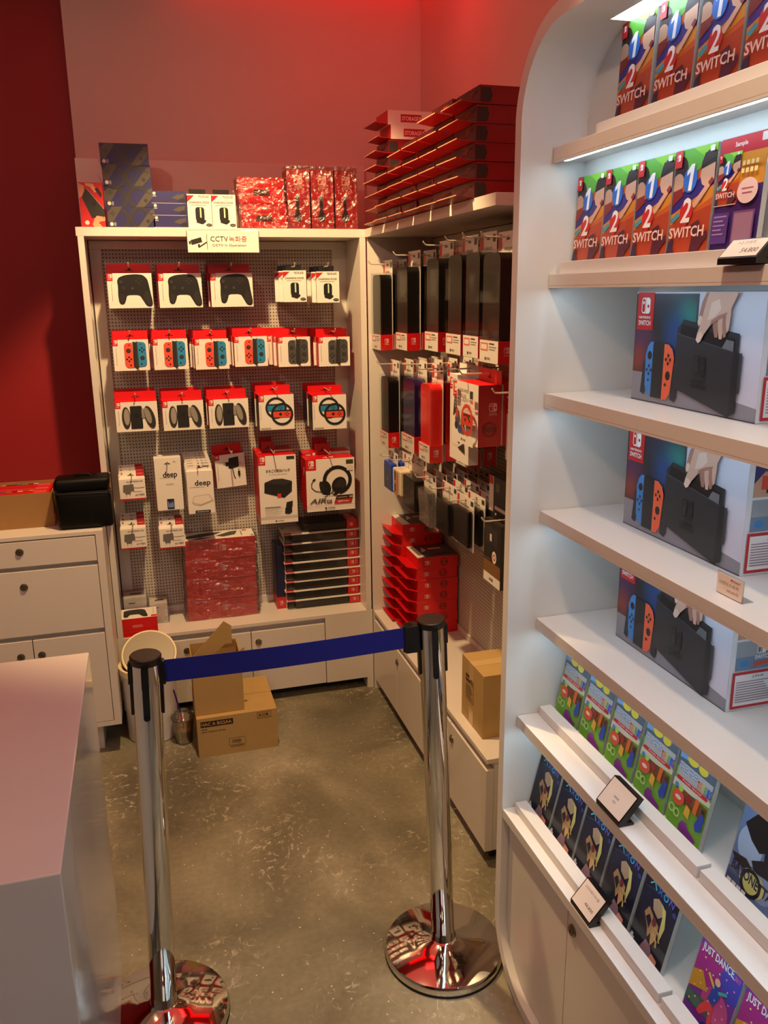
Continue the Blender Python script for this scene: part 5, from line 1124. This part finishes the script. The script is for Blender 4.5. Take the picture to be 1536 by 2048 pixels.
# ================================================================ games
def game_case(name, label, w, h, art, group, spine='#b8b4b0', lean=4, red=False):
    t = thing(name, label, 'game case', (0, 0, 0), RW, group)
    b = MB().box(-w/2+0.002, w/2-0.002, 0.0012, 0.0095, 0.001, h-0.001, ink(spine)); b.clip = (0, 0, w*1000-4, h*1000-2); b.art(art, (-w/2+0.002, 0.0012, 0.001), (1, 0, 0), (0, 0, 1)); b.build('cover_insert', t)
    MB().box(-w/2, w/2, 0, 0.0108, 0, h, 'clear_plastic').build('plastic_case', t, 0.001)
    t.rotation_euler = (R_(-lean), 0, RW); return t
HR, FC = '#2a1a1c', '#d8a88c'
S12 = [('r', 0, 0, 98, 151, '#e06a30'), ('p', [(0, 0), (98, 0), (98, 66), (0, 46)], '#c85030'), ('p', [(0, 62), (98, 96), (98, 76), (0, 42)], '#e89a38'), ('p', [(0, 78), (98, 122), (98, 94), (0, 58)], '#3a2f8c'), ('p', [(0, 92), (98, 151), (0, 151)], '#58a838'), ('p', [(0, 84), (98, 142), (98, 151), (0, 151)], '#62b43a'), ('p', [(40, 151), (98, 151), (98, 120)], '#8cd034'),
       ('e', 14, 120, 18, 22, HR), ('e', 10, 104, 14, 14, FC), ('p', [(0, 70), (26, 84), (22, 96), (0, 92)], '#8a2c28'), ('e', 84, 122, 20, 22, HR), ('p', [(66, 118), (96, 124), (98, 100), (84, 90), (70, 96), (64, 108)], FC), ('p', [(64, 120), (98, 132), (98, 140), (70, 140)], HR),
       ('p', [(56, 72), (92, 104), (98, 100), (70, 70)], '#8a3030'), ('p', [(48, 66), (84, 98), (90, 92), (60, 64)], FC), ('p', [(0, 50), (18, 60), (26, 56), (10, 46)], '#4a9ab0'),
       ('e', 41, 106, 17, 19, '#2c6cc8'), ('p', [(38, 90), (46, 90), (49, 128), (41, 128), (32, 119), (32, 112), (40, 117)], '#f4f0ee'), ('e', 40, 60, 16, 17, '#cc2a28'), ('p', [(28, 52), (52, 52), (38, 32)], '#cc2a28'), ('t', '2', 28, 44, 36, '#f4f0ee', {'w': 22, 'sk': 0.12}),
       ('p', [(58, 0), (62, 26), (56, 40), (74, 46), (80, 36), (78, 22), (96, 30), (98, 20), (84, 8), (80, 0)], '#5a2434'), ('p', [(0, 0), (4, 18), (16, 22), (14, 10), (20, 0)], '#3c2a48'),
       ('t', 'SWITCH', 3, 22, 16, '#f6d8cc', {'w': 86})] + [('r', 0, 126, 17, 151, RD)] + [('g', 0, 0, 1, logo(4, 136, 9, txt=False)), ('r', 84, 140, 94, 148, '#e0dcdc')]
gc = game_case('game_case', 'game case with numerals 1 and 2 on the second display row, leftmost', 0.1015, 0.153, S12, 'party game cases with numerals 1 and 2', lean=3)
pos = [(1.469, 'leftmost'), (1.3665, 'second from the left'), (1.264, 'third from the left'), (1.161, 'fourth from the left')]
for i, (y, nm) in enumerate(pos):
    if i == 0: gc.location = (0.820, y, 1.6515)
    else: dup(gc, (0.820, y, 1.6515), RW, 'game case with numerals 1 and 2 on the second display row, ' + nm)
    for k in (1,): pass
for i, (y, nm) in enumerate(((1.361, 'leftmost'), (1.250, 'second from the left'), (1.142, 'third from the left'), (1.036, 'at the right picture edge'))):
    dup(gc, (0.8295, y-0.005, 1.8825), RW, 'game case with numerals 1 and 2 on the top row, ' + nm)
S2 = [('r', 0, 0, 98, 151, '#4a2a78'), ('r', 0, 84, 98, 136, '#e09a30'), ('r', 0, 128, 98, 151, '#cc2438'), ('t', 'Sample', 30, 136, 8, '#f4e8e4', {'w': 26}), ('r', 84, 138, 95, 149, '#e0dcdc'), ('g', 2, 60, 0.47, S12), ('r', 1, 60, 49, 61, '#d8d0c8')]
S2 += [('r', 54+(i % 4)*9, 110-(i//4)*10, 60+(i % 4)*9, 116-(i//4)*10, '#f0d48c') for i in range(8)] + [('e', 72, 76, 21, 17, '#e8c8c0'), ('r', 60, 78, 84, 80, '#b05a6a'), ('r', 62, 72, 82, 74, '#b05a6a'), ('r', 4, 8, 40, 50, '#5c3a88')] + [('r', 8, 44-i*6, 36-(i*7) % 12, 46-i*6, '#a890c0') for i in range(5)] + [('r', 50, 6, 94, 50, '#7a4a80'), ('r', 53, 9, 91, 47, '#a07890')]
t = game_case('sample_card', 'purple and orange sample card with red Sample strip on the second display row', 0.1015, 0.153, S2, None, lean=3); t.location = (0.820, 1.056, 1.6515)
t['category'] = 'sign'
PU = [('r', 0, 0, 96, 160, '#7cba3c'), ('r', 0, 120, 96, 160, '#5a6a7c'), ('p', [(0, 138), (96, 150), (96, 160), (0, 160)], '#78a8d8'), ('r', 4, 96, 92, 132, '#b8bcc0'), ('e', 34, 146, 14, 9, '#e8d048'), ('e', 62, 144, 12, 9, '#e8d048'), ('p', [(0, 80), (96, 92), (96, 102), (0, 96)], '#e0ddc8'), ('r', 20, 60, 92, 86, '#8a5a3c'),
      ('t', '뿌요뿌요', 5, 116, 16, '#f0f4fa', {'w': 50}), ('t', '뿌요뿌요', 5, 115, 16, '#4a78c8', {'w': 50, 'b': False})] + [('t', ch, 56+i*6.6, 106, 16, cc, {'w': 5.5}) for i, (ch, cc) in enumerate(zip('TETRIS', ('#c82a30', '#e08a28', '#d8c830', '#48a83c', '#3858c0', '#6a3cb0')))] + \
     [('r', 6, 98, 88, 105, '#c0202c', 3), ('t', 'Puzzle Special', 22, 99.5, 4, '#f0e0dc', {'w': 50}), ('e', 22, 66, 16, 15, '#d8583c'), ('e', 22, 66, 8, 4, '#f0d0c0'), ('e', 24, 84, 6, 5, '#a8d860'), ('e', 12, 86, 5, 5, '#4a8ac0'),
      ('p', [(38, 74), (44, 84), (54, 80), (50, 70)], '#a02828'), ('p', [(62, 62), (64, 90), (74, 90), (72, 60)], '#d8702c'), ('p', [(74, 44), (82, 72), (92, 70), (92, 40), (80, 34)], '#2a4ab0'), ('p', [(44, 46), (46, 66), (58, 62), (58, 42)], '#e8b438'), ('r', 82, 74, 90, 82, '#2c3a2c'),
      ('ring', 14, 40, 5, 8, '#a8d070'), ('ring', 28, 38, 5, 8, '#a8d070'), ('p', [(40, 22), (46, 34), (58, 34), (64, 26), (86, 18), (84, 6), (62, 12), (42, 12)], '#7a2c8c'), ('r', 62, 3, 80, 10, '#9ab8d8'), ('r', 2, 4, 8, 14, '#e0e4d0')]
pg = game_case('game_case', 'green puzzle game case on the upper row of slanted games, leftmost', 0.099, 0.150, squash(PU, 0.92), 'green puzzle game cases', lean=11)
for i, y in enumerate((1.466, 1.363, 1.260, 1.1565, 1.054)):
    if i == 0: pg.location = (0.822, y, 0.6865)
    else: dup(pg, (0.822, y, 0.6865), RW, 'green puzzle game case on the upper row of slanted games, ' + ['', 'second from the left', 'third from the left', 'fourth from the left', 'fifth from the left'][i])
BY = [('r', 0, 0, 98, 160, '#6a80b0'), ('e', 30, 90, 26, 34, '#a8c0e0'), ('e', 70, 40, 26, 24, '#8ca4cc'), ('e', 16, 20, 30, 16, '#48527c'), ('p', [(10, 120), (30, 150), (98, 140), (98, 96), (70, 104), (50, 90), (30, 100)], '#15161e'), ('p', [(40, 70), (60, 84), (98, 80), (98, 64), (70, 60), (50, 56)], '#1c1a28'), ('p', [(0, 60), (30, 66), (52, 54), (44, 46), (10, 50)], '#221a26'), ('p', [(60, 100), (64, 70), (76, 66), (74, 104)], '#1a1a26'),
      ('e', 52, 36, 26, 22, '#c8cc78'), ('ring', 50, 34, 16, 22, '#1c1c34'), ('t', 'BAYONETTA', 6, 34, 18, '#1c1f3a', {'w': 88, 'rot': -3})] + [('r', 5+i*11, 6, 14+i*11, 15, '#d8d0d0') for i in range(4)]
t = game_case('game_case', 'blue action game case with a black swirl on the upper row of slanted games', 0.104, 0.152, squash(BY, 0.93), None, lean=11); t.location = (0.822, 0.888, 0.6865)
DK = [('r', 0, 0, 96, 156, '#12162a'), ('e', 50, 100, 50, 44, '#1b2440'), ('l', [(16, 140), (26, 150), (34, 138)], 2.4, '#58c8e0'), ('l', [(40, 148), (50, 136)], 2, '#3a70d8'), ('l', [(50, 148), (40, 136)], 2, '#3a70d8'), ('ring', 61, 142, 4, 6.5, '#48a8e0'), ('l', [(72, 136), (74, 148), (82, 136), (84, 148)], 2, '#6a6ae0'), ('e', 90, 128, 5, 5, '#304a90'), ('l', [(6, 128), (90, 154)], 0.8, '#2c68a0'),
      ('p', [(34, 118), (46, 128), (62, 124), (66, 104), (56, 92), (40, 100)], '#c8a888'), ('p', [(58, 124), (70, 120), (78, 88), (74, 60), (68, 70), (66, 104)], '#d8cc78'), ('p', [(22, 80), (30, 98), (46, 88), (52, 60), (44, 40), (38, 58)], '#b08a5c'), ('p', [(28, 74), (36, 86), (44, 76), (42, 58)], '#12162a'), ('p', [(50, 88), (64, 80), (66, 52), (56, 30), (50, 56)], '#c09868'),
      ('l', [(56, 72), (70, 66), (74, 54)], 4, '#c8b070'), ('l', [(56, 58), (68, 50), (70, 40)], 4, '#c8b070'), ('p', [(34, 10), (44, 36), (60, 30), (70, 8)], '#8a6a78'), ('p', [(60, 2), (66, 22), (82, 18), (84, 0)], '#d09078'), ('r', 3, 8, 16, 14, '#c0c4d0'), ('r', 6, 14, 12, 20, '#c0c4d0'), ('e', 52, 80, 6, 9, '#7a2c30')]
dg = game_case('game_case', 'navy game case with golden swirl on the lower slanted row, leftmost', 0.100, 0.140, squash(DK, 0.885), 'dark navy game cases', lean=13)
for i, y in enumerate((1.470, 1.366, 1.262, 1.158, 1.053)):
    if i == 0: dg.location = (0.768, y, 0.4555)
    else: dup(dg, (0.768, y, 0.4555), RW, 'navy game case with golden swirl on the lower slanted row, ' + ['', 'second from the left', 'third from the left', 'fourth from the left', 'fifth from the left'][i])
JD = [('r', 0, 0, 96, 158, '#7a2c9c'), ('e', 30, 110, 40, 40, '#b02c8c'), ('e', 80, 120, 26, 30, '#4a48c0'), ('e', 60, 60, 30, 30, '#c84a8c'), ('p', [(0, 50), (40, 70), (20, 96), (0, 84)], '#d8a030'), ('p', [(0, 20), (60, 30), (40, 52), (0, 44)], '#2c5a4c'), ('p', [(50, 0), (96, 30), (96, 0)], '#c83050'), ('p', [(30, 0), (52, 20), (70, 0)], '#2a3c90'),
      ('t', 'JUST DANCE', 6, 126, 19, '#e8f0f4', {'w': 72, 'rot': 4}), ('t', '2017', 80, 136, 9, '#e06a9c', {'w': 13}), ('p', [(44, 60), (48, 96), (60, 98), (66, 84), (58, 58)], '#28409c'), ('p', [(34, 40), (46, 62), (58, 58), (66, 14), (58, 14), (52, 44), (38, 22), (30, 24)], '#cc2c38'), ('e', 54, 104, 6, 7, '#e0b090'), ('l', [(48, 92), (34, 104)], 5, '#d8b048'), ('l', [(62, 90), (76, 100)], 5, '#38a8a0')] + \
     [('e', 10+(i*29) % 84, 30+(i*47) % 110, 1.6, 1.6, ('#f0e060', '#60e0e0', '#f0a0d0')[i % 3]) for i in range(24)]
jd = game_case('game_case', 'colourful purple dance game case, left of two on the lower slanted row', 0.101, 0.142, squash(JD, 0.885), 'dance game cases', lean=13)
jd.location = (0.768, 0.893, 0.4555); dup(jd, (0.768, 0.789, 0.4555), RW, 'colourful purple dance game case, right of two on the lower slanted row')

# ================================================================ price tags
def tag_holder(label, y, x, z, w, h, lines, ang):
    t = thing('price_tag', label, 'price tag', (x, y, z), RW, None)
    sn, cs_ = math.sin(R_(ang)), math.cos(R_(ang))
    MB().prism([(0, 0), (0.030, 0), (0.030, 0.003), (0.0145, 0.006), (h*sn+0.011, h*cs_-0.004), (h*sn, h*cs_), (0, 0.008)], -w/2, w/2, 'black_plastic', 'yz').build('stand', t)
    c, s_ = math.cos(R_(ang)), math.sin(R_(ang)); L_ = math.hypot(h*s_, h*c-0.008)
    V = Vector((0, h*s_, h*c-0.008)).normalized(); q = MB(); O = Vector((-w/2, 0, 0.008)); N = Vector((1, 0, 0)).cross(V)
    q.art([('r', 2.5, 2, w*1000-2.5, L_*1000-2, '#e8d8c8')] + lines, tuple(O), (1, 0, 0), tuple(V), 0.001, 0.0006); q.build('price_card', t); return t
tag_holder('black price tag holder reading 54,800 below the second game row', 0.968, 0.762, 1.629, 0.076, 0.040, [('t', '1-2 스위치', 20, 23, 6, '#5a4c40', {'b': False, 'w': 32}), ('t', '54,800', 36, 7, 9, '#3a3028', {'b': False, 'w': 32})], 35)
tag_holder('black price tag holder on the upper slanted row in front of the third puzzle game', 1.146, 0.738, 0.6865, 0.078, 0.062, [('r', 30, 26, 46, 30, '#b0a8a0'), ('r', 34, 18, 44, 22, '#c0b8b0')], 35)
tag_holder('black price tag holder reading 44,800 on the lower slanted row', 1.176, 0.712, 0.455, 0.072, 0.060, [('t', 'SONIC MANIA'[:0] + '소프트웨어 타이틀', 10, 38, 6, '#5a5048', {'b': False, 'w': 48}), ('t', '44,800', 34, 14, 7, '#4a4038', {'b': False, 'w': 28})], 35)
t = thing('price_tag', 'clear acrylic price tag for the console on the middle open shelf', 'price tag', (0.812, 0.978, 1.1532), RW)
b = MB().box(-0.029, 0.029, 0, 0.0015, 0, 0.034, 'acrylic'); b.box(-0.029, 0.029, 0.0015, 0.020, 0, 0.0015, 'acrylic'); b.build('acrylic_stand', t)
b = MB().box(-0.0275, 0.0275, -0.0008, 0, 0.0015, 0.0325, ink('#ecd8c4')); b.art([('t', '닌텐도스위치', 5, 15, 5.5, '#6a5a4c', {'b': False, 'w': 42}), ('t', '360,000원', 22, 6, 5, '#8a7a6a', {'b': False, 'w': 26}), ('r', 30, 25, 33, 28, RD), ('t', 'Nintendo', 34, 25, 3, '#8a6a5a', {'w': 16})], (-0.0275, -0.0008, 0.0015), (1, 0, 0), (0, 0, 1)); b.build('price_card', t)
